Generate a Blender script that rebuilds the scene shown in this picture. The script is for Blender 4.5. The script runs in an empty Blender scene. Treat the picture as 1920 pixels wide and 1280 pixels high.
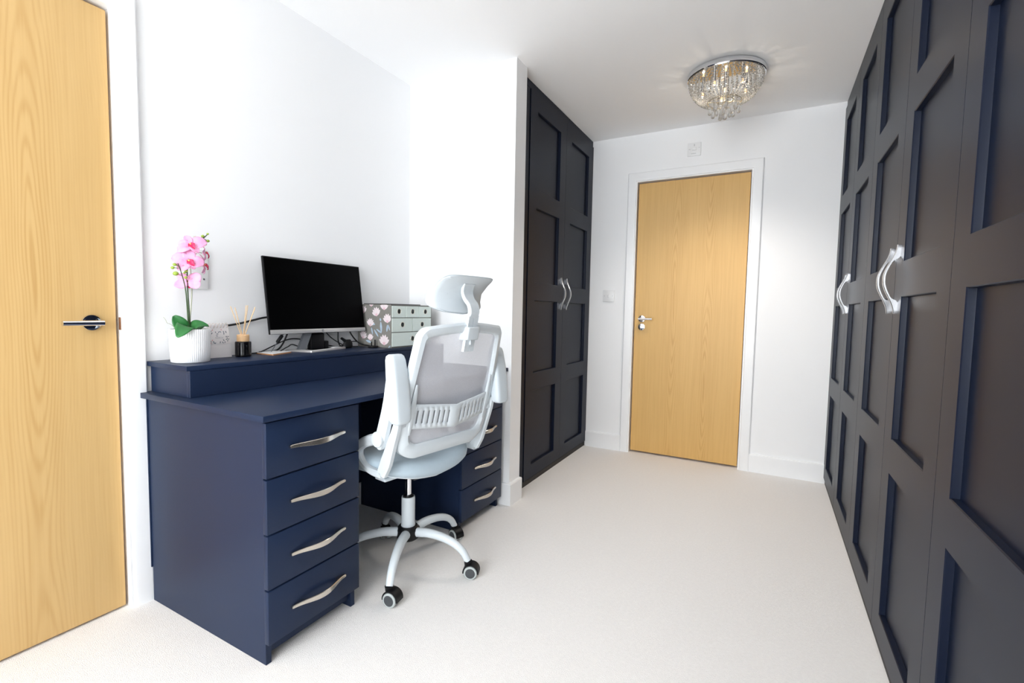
import bpy, bmesh, math, random
from mathutils import Vector, Matrix
random.seed(7)
sc = bpy.context.scene
COL = sc.collection
PI = math.pi

# ------------------------------------------------------------------ camera
cam_data = bpy.data.cameras.new('camera')
cam_data.sensor_width = 36.0
cam_data.sensor_fit = 'HORIZONTAL'
cam_data.lens = 16.661
cam_data.clip_start = 0.02
cam = bpy.data.objects.new('camera', cam_data)
COL.objects.link(cam)
YAW, PITCH, ROLL, CAMH = 0.4963, -0.0645, 0.0187, 1.054
fw = Vector((-math.sin(YAW) * math.cos(PITCH), math.cos(YAW) * math.cos(PITCH), math.sin(PITCH)))
r0 = Vector((math.cos(YAW), math.sin(YAW), 0))
u0 = r0.cross(fw)
rr = math.cos(ROLL) * r0 + math.sin(ROLL) * u0
uu = -math.sin(ROLL) * r0 + math.cos(ROLL) * u0
m = Matrix((rr, uu, -fw)).transposed().to_4x4()
m.translation = Vector((0, 0, CAMH))
cam.matrix_world = m
sc.camera = cam

# ------------------------------------------------------------------ view, world, daylight
sc.view_settings.view_transform = 'Standard'
sc.view_settings.look = 'None'
sc.view_settings.gamma = 1.0
sc.view_settings.use_curve_mapping = False
sc.view_settings.exposure = 0.44
sc.cycles.max_bounces = 14
sc.cycles.diffuse_bounces = 8
sc.cycles.glossy_bounces = 5
sc.cycles.transmission_bounces = 10
sc.cycles.transparent_max_bounces = 12
sc.cycles.sample_clamp_indirect = 6.0
sc.cycles.caustics_reflective = False
sc.cycles.caustics_refractive = False

world = bpy.data.worlds.new('sky')
sc.world = world
world.use_nodes = True
wn = world.node_tree
bg = wn.nodes['Background']
bg.inputs[0].default_value = (0.86, 0.93, 1.0, 1)
bg.inputs[1].default_value = 2.5

# room extents
H = 2.354
XL, XPOST, XW, XR = -1.907, -1.202, -1.241, 0.347
YF, YP1, YP2 = 3.55, 2.217, 2.335
YB = -1.75                                   # window wall behind the camera
WINX0, WINX1, WINZ0, WINZ1 = -1.65, 0.25, 0.55, 2.2


def area_light(name, loc, target, sx, sy, power, color):
    l = bpy.data.lights.new(name, 'AREA')
    l.shape = 'RECTANGLE'
    l.size, l.size_y, l.energy, l.color = sx, sy, power, color
    o = bpy.data.objects.new(name, l)
    COL.objects.link(o)
    o.location = loc
    o.rotation_euler = (Vector(target) - Vector(loc)).to_track_quat('-Z', 'Y').to_euler()
    return o


area_light('window_daylight', ((WINX0 + WINX1) / 2, YB - 0.05, (WINZ0 + WINZ1) / 2), (-0.75, 3.0, 1.62),
           WINX1 - WINX0, WINZ1 - WINZ0, 66.0, (0.93, 0.965, 1.0))


added_sun = bpy.data.lights.new('added_sun', 'SUN')  # added sunlight: bounces off the unseen floor to brighten the ceiling
added_sun.energy = 3.2
added_sun.color = (1.0, 0.96, 0.90)
added_sun.angle = math.radians(0.6)
added_sun_o = bpy.data.objects.new('added_sun', added_sun)
COL.objects.link(added_sun_o)
added_sun_o.rotation_euler = Vector((0.10, 0.55, -0.82)).to_track_quat('-Z', 'Y').to_euler()


# ------------------------------------------------------------------ materials
def nodes_of(name):
    mt = bpy.data.materials.new(name)
    mt.use_nodes = True
    nt = mt.node_tree
    return mt, nt, nt.nodes['Principled BSDF']


def mat(name, col, rough=0.5, metal=0.0, spec=0.5, bump=0.0, bscale=200.0, var=0.0, vscale=6.0, trans=0.0,
        ior=1.5, sheen=0.0, coat=0.0, stretch=(1, 1, 1), emit=None, estr=0.0):
    mt, nt, b = nodes_of(name)
    b.inputs['Base Color'].default_value = (*col, 1)
    b.inputs['Roughness'].default_value = rough
    b.inputs['Metallic'].default_value = metal
    b.inputs['Specular IOR Level'].default_value = spec
    b.inputs['IOR'].default_value = ior
    b.inputs['Transmission Weight'].default_value = trans
    b.inputs['Sheen Weight'].default_value = sheen
    b.inputs['Coat Weight'].default_value = coat
    if emit:
        b.inputs['Emission Color'].default_value = (*emit, 1)
        b.inputs['Emission Strength'].default_value = estr
    tc = nt.nodes.new('ShaderNodeTexCoord')
    mp = nt.nodes.new('ShaderNodeMapping')
    mp.inputs['Scale'].default_value = stretch
    nt.links.new(tc.outputs['Object'], mp.inputs['Vector'])
    if var > 0:
        n = nt.nodes.new('ShaderNodeTexNoise')
        n.inputs['Scale'].default_value = vscale
        n.inputs['Detail'].default_value = 4
        nt.links.new(mp.outputs[0], n.inputs['Vector'])
        mx = nt.nodes.new('ShaderNodeMix')
        mx.data_type = 'RGBA'
        mx.inputs[6].default_value = (*[c * (1 - var) for c in col], 1)
        mx.inputs[7].default_value = (*[min(1, c * (1 + var)) for c in col], 1)
        nt.links.new(n.outputs['Fac'], mx.inputs[0])
        nt.links.new(mx.outputs[2], b.inputs['Base Color'])
    if bump > 0:
        n2 = nt.nodes.new('ShaderNodeTexNoise')
        n2.inputs['Scale'].default_value = bscale
        n2.inputs['Detail'].default_value = 3
        nt.links.new(mp.outputs[0], n2.inputs['Vector'])
        bp = nt.nodes.new('ShaderNodeBump')
        bp.inputs['Strength'].default_value = bump
        bp.inputs['Distance'].default_value = 0.004
        nt.links.new(n2.outputs['Fac'], bp.inputs['Height'])
        nt.links.new(bp.outputs[0], b.inputs['Normal'])
    return mt


def wood_mat(name, axis, base, dark, x0s):
    """Plain-sawn oak veneer: cathedral arches running up the leaf.  axis = object axis across the leaf."""
    mt, nt, b = nodes_of(name)
    L = nt.links.new

    def math_n(op, a=None, c=None, d=None):
        n = nt.nodes.new('ShaderNodeMath')
        n.operation = op
        for i, v in enumerate((a, c, d)):
            if v is None:
                continue
            if isinstance(v, (int, float)):
                n.inputs[i].default_value = v
            else:
                L(v, n.inputs[i])
        return n.outputs[0]
    tc = nt.nodes.new('ShaderNodeTexCoord')
    sp = nt.nodes.new('ShaderNodeSeparateXYZ')
    L(tc.outputs['Object'], sp.inputs[0])
    across, up = sp.outputs[axis], sp.outputs[2]
    # slow wobble across
    nz = nt.nodes.new('ShaderNodeTexNoise')
    mp = nt.nodes.new('ShaderNodeMapping')
    mp.inputs['Scale'].default_value = (3.0, 3.0, 0.9)
    L(tc.outputs['Object'], mp.inputs[0])
    L(mp.outputs[0], nz.inputs['Vector'])
    nz.inputs['Scale'].default_value = 1.6
    nz.inputs['Detail'].default_value = 2
    wob = math_n('MULTIPLY', math_n('SUBTRACT', nz.outputs['Fac'], 0.5), 0.06)
    rings = None
    for k, (x0, zfreq, ph) in enumerate(x0s):
        dx = math_n('ADD', math_n('SUBTRACT', across, x0), wob)
        # depth of the cut below the bark changes with height: this makes closed arches and ovals
        sv = math_n('SINE', math_n('ADD', math_n('MULTIPLY', up, zfreq), ph))
        dep = math_n('ADD', math_n('MULTIPLY', sv, 0.055), 0.075)
        d2 = math_n('ADD', math_n('MULTIPLY', dx, dx), math_n('MULTIPLY', dep, math_n('MULTIPLY', dep, 0.14)))
        d = math_n('SQRT', d2)
        rings = d if rings is None else math_n('MINIMUM', rings, d)
    fine = nt.nodes.new('ShaderNodeTexNoise')
    fine.inputs['Scale'].default_value = 1.0
    fine.inputs['Detail'].default_value = 5
    mp2 = nt.nodes.new('ShaderNodeMapping')
    mp2.inputs['Scale'].default_value = (110.0, 110.0, 3.0)
    L(tc.outputs['Object'], mp2.inputs[0])
    L(mp2.outputs[0], fine.inputs['Vector'])
    ph2 = math_n('ADD', math_n('MULTIPLY', rings, 820.0), math_n('MULTIPLY', fine.outputs['Fac'], 2.2))
    s = math_n('MULTIPLY_ADD', math_n('SINE', ph2), 0.5, 0.5)
    s = math_n('POWER', s, 2.0)
    # arches fade out towards straight grain away from the heart
    fade = math_n('SUBTRACT', 1.0, math_n('MINIMUM', math_n('MULTIPLY', rings, 8.5), 0.86))
    s = math_n('MULTIPLY', s, fade)
    amt = math_n('ADD', math_n('MULTIPLY', s, 0.62), math_n('MULTIPLY', math_n('SUBTRACT', fine.outputs['Fac'], 0.42), 0.9))
    mx = nt.nodes.new('ShaderNodeMix')
    mx.data_type = 'RGBA'
    mx.inputs[6].default_value = (*base, 1)
    mx.inputs[7].default_value = (*dark, 1)
    L(amt, mx.inputs[0])
    L(mx.outputs[2], b.inputs['Base Color'])
    b.inputs['Roughness'].default_value = 0.42
    b.inputs['Specular IOR Level'].default_value = 0.4
    return mt


M = {}
M['wall'] = mat('wall_paint', (0.88, 0.882, 0.885), 0.9, spec=0.2, bump=0.04, bscale=350)
M['ceiling'] = mat('ceiling_paint', (0.95, 0.95, 0.95), 0.95, spec=0.1, bump=0.03, bscale=300)
M['trim'] = mat('white_gloss_trim', (0.87, 0.875, 0.88), 0.3, bump=0.01, bscale=60)
M['carpet'] = mat('cream_carpet', (0.84, 0.815, 0.79), 1.0, spec=0.05, bump=0.55, bscale=420, var=0.05, vscale=90, sheen=0.15)
M['navy'] = mat('navy_satin_paint', (0.0042, 0.0078, 0.0205), 0.36, spec=0.17, bump=0.012, bscale=700, var=0.06, vscale=3)
M['navy_desk'] = mat('navy_matt_laminate', (0.0115, 0.0215, 0.0525), 0.40, spec=0.21, bump=0.015, bscale=900, var=0.06, vscale=3)
M['dark_gap'] = mat('dark_plinth', (0.02, 0.017, 0.016), 0.6, var=0.1)
M['nickel'] = mat('brushed_nickel', (0.62, 0.57, 0.51), 0.24, metal=1.0, bump=0.02, bscale=500, stretch=(1, 1, 0.1))
M['bright_nickel'] = mat('satin_chrome', (0.60, 0.60, 0.61), 0.25, metal=1.0, bump=0.02, bscale=500, stretch=(1, 1, 0.1))
M['chrome'] = mat('polished_chrome', (0.82, 0.83, 0.86), 0.06, metal=1.0, var=0.03)
M['oak1'] = wood_mat('oak_veneer_near', 1, (0.60, 0.395, 0.165), (0.47, 0.275, 0.09), [(0.175, 3.6, 0.6)])
M['oak2'] = wood_mat('oak_veneer_far', 0, (0.68, 0.42, 0.145), (0.53, 0.29, 0.078), [(-0.09, 3.3, 1.0), (0.135, 3.9, 2.6)])
M['chair'] = mat('pale_grey_plastic', (0.64, 0.69, 0.72), 0.38, spec=0.45, bump=0.01, bscale=500)
M['chair_pad'] = mat('pale_grey_soft_pad', (0.60, 0.655, 0.69), 0.45, bump=0.02, bscale=500)
M['seat'] = mat('pale_blue_grey_fabric', (0.44, 0.535, 0.60), 0.85, bump=0.25, bscale=1100, sheen=0.2, var=0.04, vscale=60)
M['head_pad'] = mat('grey_mesh_fabric', (0.60, 0.65, 0.68), 0.75, bump=0.15, bscale=1200, sheen=0.15)
M['black'] = mat('black_plastic', (0.006, 0.006, 0.007), 0.45, spec=0.25, bump=0.01, bscale=400)
M['cable'] = mat('black_cable', (0.008, 0.008, 0.009), 0.5, var=0.1)
M['grey_tread'] = mat('grey_wheel_tread', (0.42, 0.45, 0.44), 0.6, var=0.05)
M['dark_grey'] = mat('dark_grey_plastic', (0.05, 0.055, 0.06), 0.5, var=0.05)
M['screen'] = mat('switched_off_screen', (0.001, 0.001, 0.0012), 0.3, spec=0.04, var=0.05)
M['silver'] = mat('silver_plastic', (0.62, 0.61, 0.60), 0.34, metal=0.55, bump=0.01, bscale=600)
M['gunmetal'] = mat('grey_metal_neck', (0.22, 0.235, 0.26), 0.35, metal=0.7, var=0.05)
M['pot'] = mat('white_ceramic', (0.86, 0.86, 0.865), 0.35, coat=0.2, var=0.02)
M['leaf'] = mat('waxy_green_leaf', (0.022, 0.16, 0.035), 0.35, var=0.35, vscale=18, stretch=(1, 1, 0.4))
M['stem_dark'] = mat('dark_green_stem', (0.045, 0.085, 0.03), 0.5, var=0.4, vscale=30)
M['stem_pale'] = mat('pale_support_cane', (0.45, 0.47, 0.36), 0.6, var=0.15, vscale=30)
M['bud'] = mat('yellow_green_bud', (0.30, 0.42, 0.055), 0.5, var=0.25, vscale=60)
M['petal'] = mat('pink_petal', (0.86, 0.36, 0.58), 0.6, var=0.28, vscale=45, sheen=0.2)
M['lip'] = mat('crimson_orchid_lip', (0.75, 0.02, 0.11), 0.5, var=0.2, vscale=50)
M['throat'] = mat('yellow_throat', (0.85, 0.5, 0.16), 0.5, var=0.2, vscale=80)
M['paper'] = mat('off_white_card', (0.80, 0.765, 0.765), 0.8, var=0.02)
M['print_leaf'] = mat('blue_grey_print', (0.14, 0.17, 0.21), 0.8, var=0.4, vscale=200)
M['print_pink'] = mat('faded_pink_print', (0.70, 0.36, 0.36), 0.8, var=0.2, vscale=200)
M['print_grey'] = mat('pale_grey_ink', (0.45, 0.44, 0.45), 0.8, var=0.1, vscale=200)
M['wire'] = mat('pale_gold_wire', (0.80, 0.70, 0.62), 0.3, metal=0.7, var=0.05)
M['black_glass'] = mat('black_glass', (0.004, 0.004, 0.005), 0.12, spec=0.3, var=0.05)
M['beech'] = mat('pale_beech', (0.74, 0.47, 0.25), 0.55, var=0.15, vscale=40, stretch=(1, 1, 8))
M['reed'] = mat('rattan_reed', (0.80, 0.58, 0.34), 0.7, var=0.15, vscale=60)
M['coaster_top'] = mat('white_coaster_top', (0.80, 0.80, 0.80), 0.5, var=0.03)
M['cork'] = mat('copper_brown_edge', (0.55, 0.26, 0.10), 0.5, var=0.2, vscale=90)
M['mint'] = mat('mint_card', (0.78, 0.86, 0.80), 0.75, var=0.03, vscale=40)
M['taupe'] = mat('taupe_paper', (0.215, 0.205, 0.185), 0.8, var=0.10, vscale=120)
M['hole_shade'] = mat('painted_hole_shade', (0.006, 0.012, 0.012), 0.7, var=0.3)
M['eyelet'] = mat('pale_brass_eyelet', (0.75, 0.70, 0.58), 0.3, metal=0.6, var=0.05)
M['magnolia'] = mat('magnolia_petal_print', (0.80, 0.70, 0.715), 0.8, var=0.12, vscale=90)
M['magnolia_pink'] = mat('magnolia_pink_print', (0.72, 0.47, 0.52), 0.8, var=0.15, vscale=90)
M['leaf_blue'] = mat('pale_blue_leaf_print', (0.40, 0.50, 0.60), 0.8, var=0.2, vscale=90)
M['slab'] = mat('dark_slab_cover', (0.03, 0.024, 0.02), 0.6, var=0.15)
M['plate'] = mat('white_switch_plastic', (0.80, 0.80, 0.80), 0.35, var=0.01)
M['screw'] = mat('steel_screw', (0.35, 0.35, 0.35), 0.3, metal=1.0, var=0.05)
M['switch_grey'] = mat('pale_grey_marking', (0.52, 0.52, 0.53), 0.5, var=0.05)
M['latch'] = mat('brown_steel_keep', (0.22, 0.10, 0.05), 0.4, metal=0.4, var=0.2)
M['mirror_plate'] = mat('mirror_chrome_plate', (0.70, 0.68, 0.65), 0.05, metal=1.0, var=0.04)
M['bulb'] = mat('warm_capsule_bulb', (1.0, 0.85, 0.6), 0.4, emit=(1.0, 0.55, 0.22), estr=0.9)
M['brass'] = mat('aged_brass_hoop', (0.62, 0.54, 0.38), 0.25, metal=1.0, var=0.05)


def mesh_fabric():
    mt, nt, b = nodes_of('open_weave_back_mesh')
    b.inputs['Base Color'].default_value = (0.76, 0.76, 0.80, 1)
    b.inputs['Roughness'].default_value = 0.8
    tr = nt.nodes.new('ShaderNodeBsdfTransparent')
    mix = nt.nodes.new('ShaderNodeMixShader')
    tc = nt.nodes.new('ShaderNodeTexCoord')
    n = nt.nodes.new('ShaderNodeTexNoise')
    n.inputs['Scale'].default_value = 900
    nt.links.new(tc.outputs['Object'], n.inputs['Vector'])
    r = nt.nodes.new('ShaderNodeMapRange')
    r.inputs['From Min'].default_value = 0.3
    r.inputs['From Max'].default_value = 0.7
    r.inputs['To Min'].default_value = 0.58
    r.inputs['To Max'].default_value = 0.76
    nt.links.new(n.outputs['Fac'], r.inputs['Value'])
    nt.links.new(r.outputs[0], mix.inputs[0])
    nt.links.new(tr.outputs[0], mix.inputs[1])
    nt.links.new(b.outputs[0], mix.inputs[2])
    nt.links.new(mix.outputs[0], nt.nodes['Material Output'].inputs['Surface'])
    return mt


M['back_mesh'] = mesh_fabric()


def crystal_mat():
    mt, nt, b = nodes_of('cut_crystal')
    b.inputs['Base Color'].default_value = (0.98, 0.98, 0.97, 1)
    b.inputs['Roughness'].default_value = 0.02
    b.inputs['Transmission Weight'].default_value = 1.0
    b.inputs['IOR'].default_value = 1.45
    tl = nt.nodes.new('ShaderNodeBsdfTranslucent')
    tl.inputs['Color'].default_value = (0.95, 0.95, 0.94, 1)
    tc = nt.nodes.new('ShaderNodeTexCoord')
    n = nt.nodes.new('ShaderNodeTexNoise')
    n.inputs['Scale'].default_value = 160
    nt.links.new(tc.outputs['Object'], n.inputs['Vector'])
    r = nt.nodes.new('ShaderNodeMapRange')
    r.inputs['To Min'].default_value = 0.10
    r.inputs['To Max'].default_value = 0.45
    nt.links.new(n.outputs['Fac'], r.inputs['Value'])
    mix = nt.nodes.new('ShaderNodeMixShader')
    nt.links.new(r.outputs[0], mix.inputs[0])
    nt.links.new(b.outputs[0], mix.inputs[1])
    nt.links.new(tl.outputs[0], mix.inputs[2])
    nt.links.new(mix.outputs[0], nt.nodes['Material Output'].inputs['Surface'])
    return mt


M['crystal'] = crystal_mat()


# ------------------------------------------------------------------ geometry helpers
def obj(name, bm, material, parent=None, off=None, smooth=30, kind=None, **props):
    """Link bm as ONE mesh object.  Geometry is given in world (or thing-local) coordinates; off is subtracted."""
    if off is not None:
        bmesh.ops.translate(bm, verts=bm.verts, vec=-Vector(off))
    bmesh.ops.recalc_face_normals(bm, faces=bm.faces)
    me = bpy.data.meshes.new(name)
    bm.to_mesh(me)
    bm.free()
    me.materials.append(material)
    if smooth:
        for p in me.polygons:
            p.use_smooth = True
        me.set_sharp_from_angle(angle=math.radians(smooth))
    o = bpy.data.objects.new(name, me)
    COL.objects.link(o)
    if parent is not None:
        o.parent = parent
    if kind:
        o['kind'] = kind
    for k, v in props.items():
        o[k] = v
    return o


def tag(o, label, cat, group=None):
    o['label'] = label
    o['category'] = cat
    if group:
        o['group'] = group
    return o


def thing(name, label, cat, loc, rotz=0.0, group=None):
    o = bpy.data.objects.new(name, None)
    o.empty_display_size = 0.05
    COL.objects.link(o)
    o.location = loc
    o.rotation_euler = (0, 0, rotz)
    return tag(o, label, cat, group)


def B():
    return bmesh.new()


def box(bm, x0, x1, y0, y1, z0, z1, bev=0.0, seg=2):
    vs = [bm.verts.new((x, y, z)) for x in (x0, x1) for y in (y0, y1) for z in (z0, z1)]
    fs = []
    for idx in ((0, 1, 3, 2), (4, 6, 7, 5), (0, 4, 5, 1), (2, 3, 7, 6), (0, 2, 6, 4), (1, 5, 7, 3)):
        fs.append(bm.faces.new([vs[i] for i in idx]))
    if bev > 0:
        es = {e for f in fs for e in f.edges}
        bmesh.ops.bevel(bm, geom=list(es), offset=bev, segments=seg, profile=0.5, affect='EDGES')
    return bm


def loft(bm, rings, closed=True, cap=True):
    """Join successive rings of points with quads."""
    vr = [[bm.verts.new(p) for p in r] for r in rings]
    n = len(vr[0])
    for a, b in zip(vr, vr[1:]):
        for i in range(n if closed else n - 1):
            j = (i + 1) % n
            bm.faces.new((a[i], a[j], b[j], b[i]))
    if cap and closed:
        bm.faces.new(list(reversed(vr[0])))
        bm.faces.new(vr[-1])
    return vr


def smooth_path(pts, n=8):
    """Catmull-Rom through pts."""
    P = [Vector(p) for p in pts]
    P = [2 * P[0] - P[1]] + P + [2 * P[-1] - P[-2]]
    out = []
    for i in range(1, len(P) - 2):
        for k in range(n):
            t = k / n
            a, b, c, d = P[i - 1], P[i], P[i + 1], P[i + 2]
            out.append(0.5 * ((2 * b) + (c - a) * t + (2 * a - 5 * b + 4 * c - d) * t * t + (3 * b - a - 3 * c + d) * t ** 3))
    out.append(P[-2])
    return out


def tube(bm, pts, r, sides=10, cap=True, flat=None, ref=None):
    """Round (or flattened) tube along pts; r number or list.  flat=(a,b) scales the section."""
    P = [Vector(p) for p in pts]
    n = len(P)
    rs = r if isinstance(r, (list, tuple)) else [r] * n
    rings = []
    up = Vector(ref) if ref else None
    for i in range(n):
        t = (P[min(i + 1, n - 1)] - P[max(i - 1, 0)]).normalized()
        if up is None:
            up = Vector((0, 0, 1)) if abs(t.z) < 0.9 else Vector((1, 0, 0))
        a = (up - t * up.dot(t))
        if a.length < 1e-6:
            a = t.orthogonal()
        a.normalize()
        b = t.cross(a)
        if not ref:
            up = a
        fa, fb = flat if flat else (1, 1)
        rings.append([P[i] + a * (rs[i] * fa * math.cos(2 * PI * k / sides)) + b * (rs[i] * fb * math.sin(2 * PI * k / sides))
                      for k in range(sides)])
    loft(bm, rings, True, cap)
    return bm


def rtube(n0, n1):
    return None


def lathe(bm, prof, c=(0, 0, 0), sides=32, axis='z', ripple=None):
    """prof: list of (radius, height)."""
    rings = []
    for r, h in prof:
        ring = []
        for k in range(sides):
            a = 2 * PI * k / sides
            q = max(r, 1e-5)
            if ripple and r > ripple[2]:
                q += ripple[1] * (0.5 + 0.5 * math.cos(a * ripple[0]))
            u, v = q * math.cos(a), q * math.sin(a)
            p = {'z': (u, v, h), 'x': (h, u, v), 'y': (u, h, v)}[axis]
            ring.append(Vector(c) + Vector(p))
        rings.append(ring)
    loft(bm, rings, True, True)
    return bm


def ball(bm, c, r, sub=1, sx=1, sy=1, sz=1):
    mt_ = Matrix.Translation(Vector(c)) @ Matrix.Diagonal((sx, sy, sz, 1))
    bmesh.ops.create_icosphere(bm, subdivisions=sub, radius=r, matrix=mt_)
    return bm


def prism(bm, poly, axis, a0, a1):
    """Extrude a 2-D polygon between a0 and a1 along axis."""
    def P(u, v, w):
        return {'x': (w, u, v), 'y': (u, w, v), 'z': (u, v, w)}[axis]
    loft(bm, [[P(u, v, a0) for u, v in poly], [P(u, v, a1) for u, v in poly]], True, True)
    return bm


def rounded_poly(pts, radii, seg=6):
    out = []
    n = len(pts)
    for i in range(n):
        p = Vector(pts[i])
        a = (Vector(pts[i - 1]) - p)
        b = (Vector(pts[(i + 1) % n]) - p)
        r = min(radii[i], a.length * 0.49, b.length * 0.49)
        a = p + a.normalized() * r
        b = p + b.normalized() * r
        for k in range(seg + 1):
            t = k / seg
            out.append((1 - t) ** 2 * a + 2 * t * (1 - t) * p + t * t * b)
    return out


def copy_tree(o, parent=None):
    c = o.copy()
    COL.objects.link(c)
    c.parent = parent
    for ch in list(o.children):
        copy_tree(ch, c)
    return c


# ------------------------------------------------------------------ the setting
bm = box(B(), -2.4, 1.2, YB - 0.15, YF + 0.3, -0.08, 0.0)
obj('floor', bm, M['carpet'], kind='structure', smooth=0)
bm = box(B(), -2.4, 1.2, YB - 0.15, YF + 0.3, H, H + 0.1)
obj('ceiling', bm, M['ceiling'], kind='structure', smooth=0)

D1Y0, D1Y1, D1Z = 0.002, 0.769, 2.0        # opening of the near door (left wall)
bm = B()
box(bm, -2.4, XL, YB - 0.15, D1Y0 - 0.012, 0, H)
box(bm, -2.4, XL, D1Y1 + 0.012, YF + 0.3, 0, H)
box(bm, -2.4, XL, D1Y0 - 0.012, D1Y1 + 0.012, D1Z + 0.012, H)
box(bm, -2.4, -2.10, D1Y0 - 0.012, D1Y1 + 0.012, 0, D1Z + 0.012)  # unseen backing added behind the leaf, keeps sky light out of the gaps
obj('wall_left', bm, M['wall'], kind='structure', smooth=0)

D2X0, D2X1, D2Z = -0.893, -0.148, 2.008
bm = B()
box(bm, XL, D2X0 - 0.012, YF, YF + 0.3, 0, H)
box(bm, D2X1 + 0.012, 1.2, YF, YF + 0.3, 0, H)
box(bm, D2X0 - 0.012, D2X1 + 0.012, YF, YF + 0.3, D2Z + 0.012, H)
box(bm, D2X0 - 0.012, D2X1 + 0.012, YF + 0.2, YF + 0.3, 0, D2Z + 0.012)  # added backing behind the far leaf, blocks sky light at its gaps
obj('wall_far', bm, M['wall'], kind='structure', smooth=0)

bm = box(B(), XL, XPOST, YP1, YP2, 0, H)
obj('wall_partition', bm, M['wall'], kind='structure', smooth=0)
bm = box(B(), 0.96, 1.2, YB - 0.15, YF, 0, H)
obj('wall_right', bm, M['wall'], kind='structure', smooth=0)
bm = B()
box(bm, XL, WINX0, YB - 0.15, YB, 0, H)
box(bm, WINX1, 0.96, YB - 0.15, YB, 0, H)
box(bm, WINX0, WINX1, YB - 0.15, YB, 0, WINZ0)
box(bm, WINX0, WINX1, YB - 0.15, YB, WINZ1, H)
obj('wall_back', bm, M['wall'], kind='structure', smooth=0)
bm = B()
for x0, x1 in ((WINX0, WINX0 + .05), ((WINX0 + WINX1) / 2 - .03, (WINX0 + WINX1) / 2 + .03), (WINX1 - .05, WINX1)):
    box(bm, x0, x1, YB - 0.03, YB + 0.01, WINZ0, WINZ1, 0.003)
for z0, z1 in ((WINZ0, WINZ0 + .05), (WINZ1 - .05, WINZ1)):
    box(bm, WINX0 + .05, (WINX0 + WINX1) / 2 - .03, YB - 0.03, YB + 0.01, z0, z1, 0.003)
    box(bm, (WINX0 + WINX1) / 2 + .03, WINX1 - .05, YB - 0.03, YB + 0.01, z0, z1, 0.003)
obj('window_1', bm, M['trim'], kind='structure')


def skirting_profile(h=0.12, t=0.018):
    return [(0, 0), (t, 0), (t, h - 0.006), (t - 0.004, h), (0, h)]


# skirting: (offset from wall, height) profiles extruded along the wall
def skirt_y(name, xwall, sgn, y0, y1):
    bm = prism(B(), [(xwall + sgn * o, z) for o, z in skirting_profile()], 'y', y0, y1)
    obj(name, bm, M['trim'], kind='structure', smooth=20)


def skirt_x(name, ywall, x0, x1, parts=None):
    bm = prism(B(), [(ywall - o, z) for o, z in skirting_profile()], 'x', x0, x1)
    obj(name, bm, M['trim'], kind='structure', smooth=20)


ARCH = 0.066
skirt_y('baseboard_left', XL, 1, D1Y1 + ARCH, YP1)
skirt_x('baseboard_far', YF, XW + 0.002, D2X0 - ARCH - 0.004)
skirt_x('baseboard_far_right', YF, D2X1 + ARCH + 0.004, XR + 0.02)
bm = B()
T = 0.018
poly = [(XL + 0.02, YP1), (XL + 0.02, YP1 - T), (XPOST + T, YP1 - T), (XPOST + T, YP2), (XPOST, YP2), (XPOST, YP1)]
top = [(XL + 0.02, YP1), (XL + 0.02, YP1 - T + .004), (XPOST + T - .004, YP1 - T + .004), (XPOST + T - .004, YP2), (XPOST, YP2), (XPOST, YP1)]
loft(bm, [[(u, v, 0) for u, v in poly], [(u, v, 0.114) for u, v in poly], [(u, v, 0.12) for u, v in top]])
obj('baseboard_partition', bm, M['trim'], kind='structure', smooth=20)


# ---- door linings and architraves
def arch_section(w, t=0.017):
    """Profile across an architrave: (distance from the opening, thickness off the wall)."""
    return [(0.0, 0.0), (0.0, t * 0.62), (0.007, t * 0.62), (0.011, t * 0.92), (0.018, t), (w - 0.006, t), (w, t * 0.7), (w, 0.0)]


def architrave(name, o0, o1, zt, w, to_world):
    """Mitred frame round an opening o0..o1 wide and zt high."""
    bm = B()
    sec = arch_section(w)
    path = [lambda d: (o0 - d, 0.0), lambda d: (o0 - d, zt + d), lambda d: (o1 + d, zt + d), lambda d: (o1 + d, 0.0)]
    rings = [[to_world(*f(d), t) for d, t in sec] for f in path]
    loft(bm, rings, True, True)
    obj(name, bm, M['trim'], kind='structure', smooth=25)


architrave('trim_1', D1Y0 - 0.002, D1Y1 + 0.002, D1Z + 0.002, ARCH, lambda u, z, t: (XL + t, u, z))
architrave('trim_2', D2X0 - 0.002, D2X1 + 0.002, D2Z + 0.002, ARCH + 0.003, lambda u, z, t: (u, YF - t, z))


def lining(name, o0, o1, zt, d0, d1, to_world):
    bm = B()
    for (a, b_, z0, z1) in ((o0 - 0.012, o0 - 0.004, 0, zt + 0.012), (o1 + 0.004, o1 + 0.012, 0, zt + 0.012), (o0 - 0.004, o1 + 0.004, zt + 0.004, zt + 0.012)):
        p, q = to_world(a, d0), to_world(b_, d1)
        box(bm, min(p[0], q[0]), max(p[0], q[0]), min(p[1], q[1]), max(p[1], q[1]), z0, z1, 0.0008, 1)
    # stops behind the leaf
    for (a, b_, z0, z1) in ((o0 - 0.004, o0 + 0.018, 0, zt + 0.004), (o1 - 0.018, o1 + 0.004, 0, zt + 0.004), (o0 + 0.018, o1 - 0.018, zt - 0.014, zt + 0.004)):
        p, q = to_world(a, 0.068), to_world(b_, d1)
        box(bm, min(p[0], q[0]), max(p[0], q[0]), min(p[1], q[1]), max(p[1], q[1]), z0, z1, 0.0008, 1)
    obj(name, bm, M['trim'], kind='structure')


lining('trim_3', D1Y0, D1Y1, D1Z, -0.001, 0.11, lambda u, d: (XL - d, u))
lining('trim_4', D2X0, D2X1, D2Z, -0.001, 0.11, lambda u, d: (u, YF + d))


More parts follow.
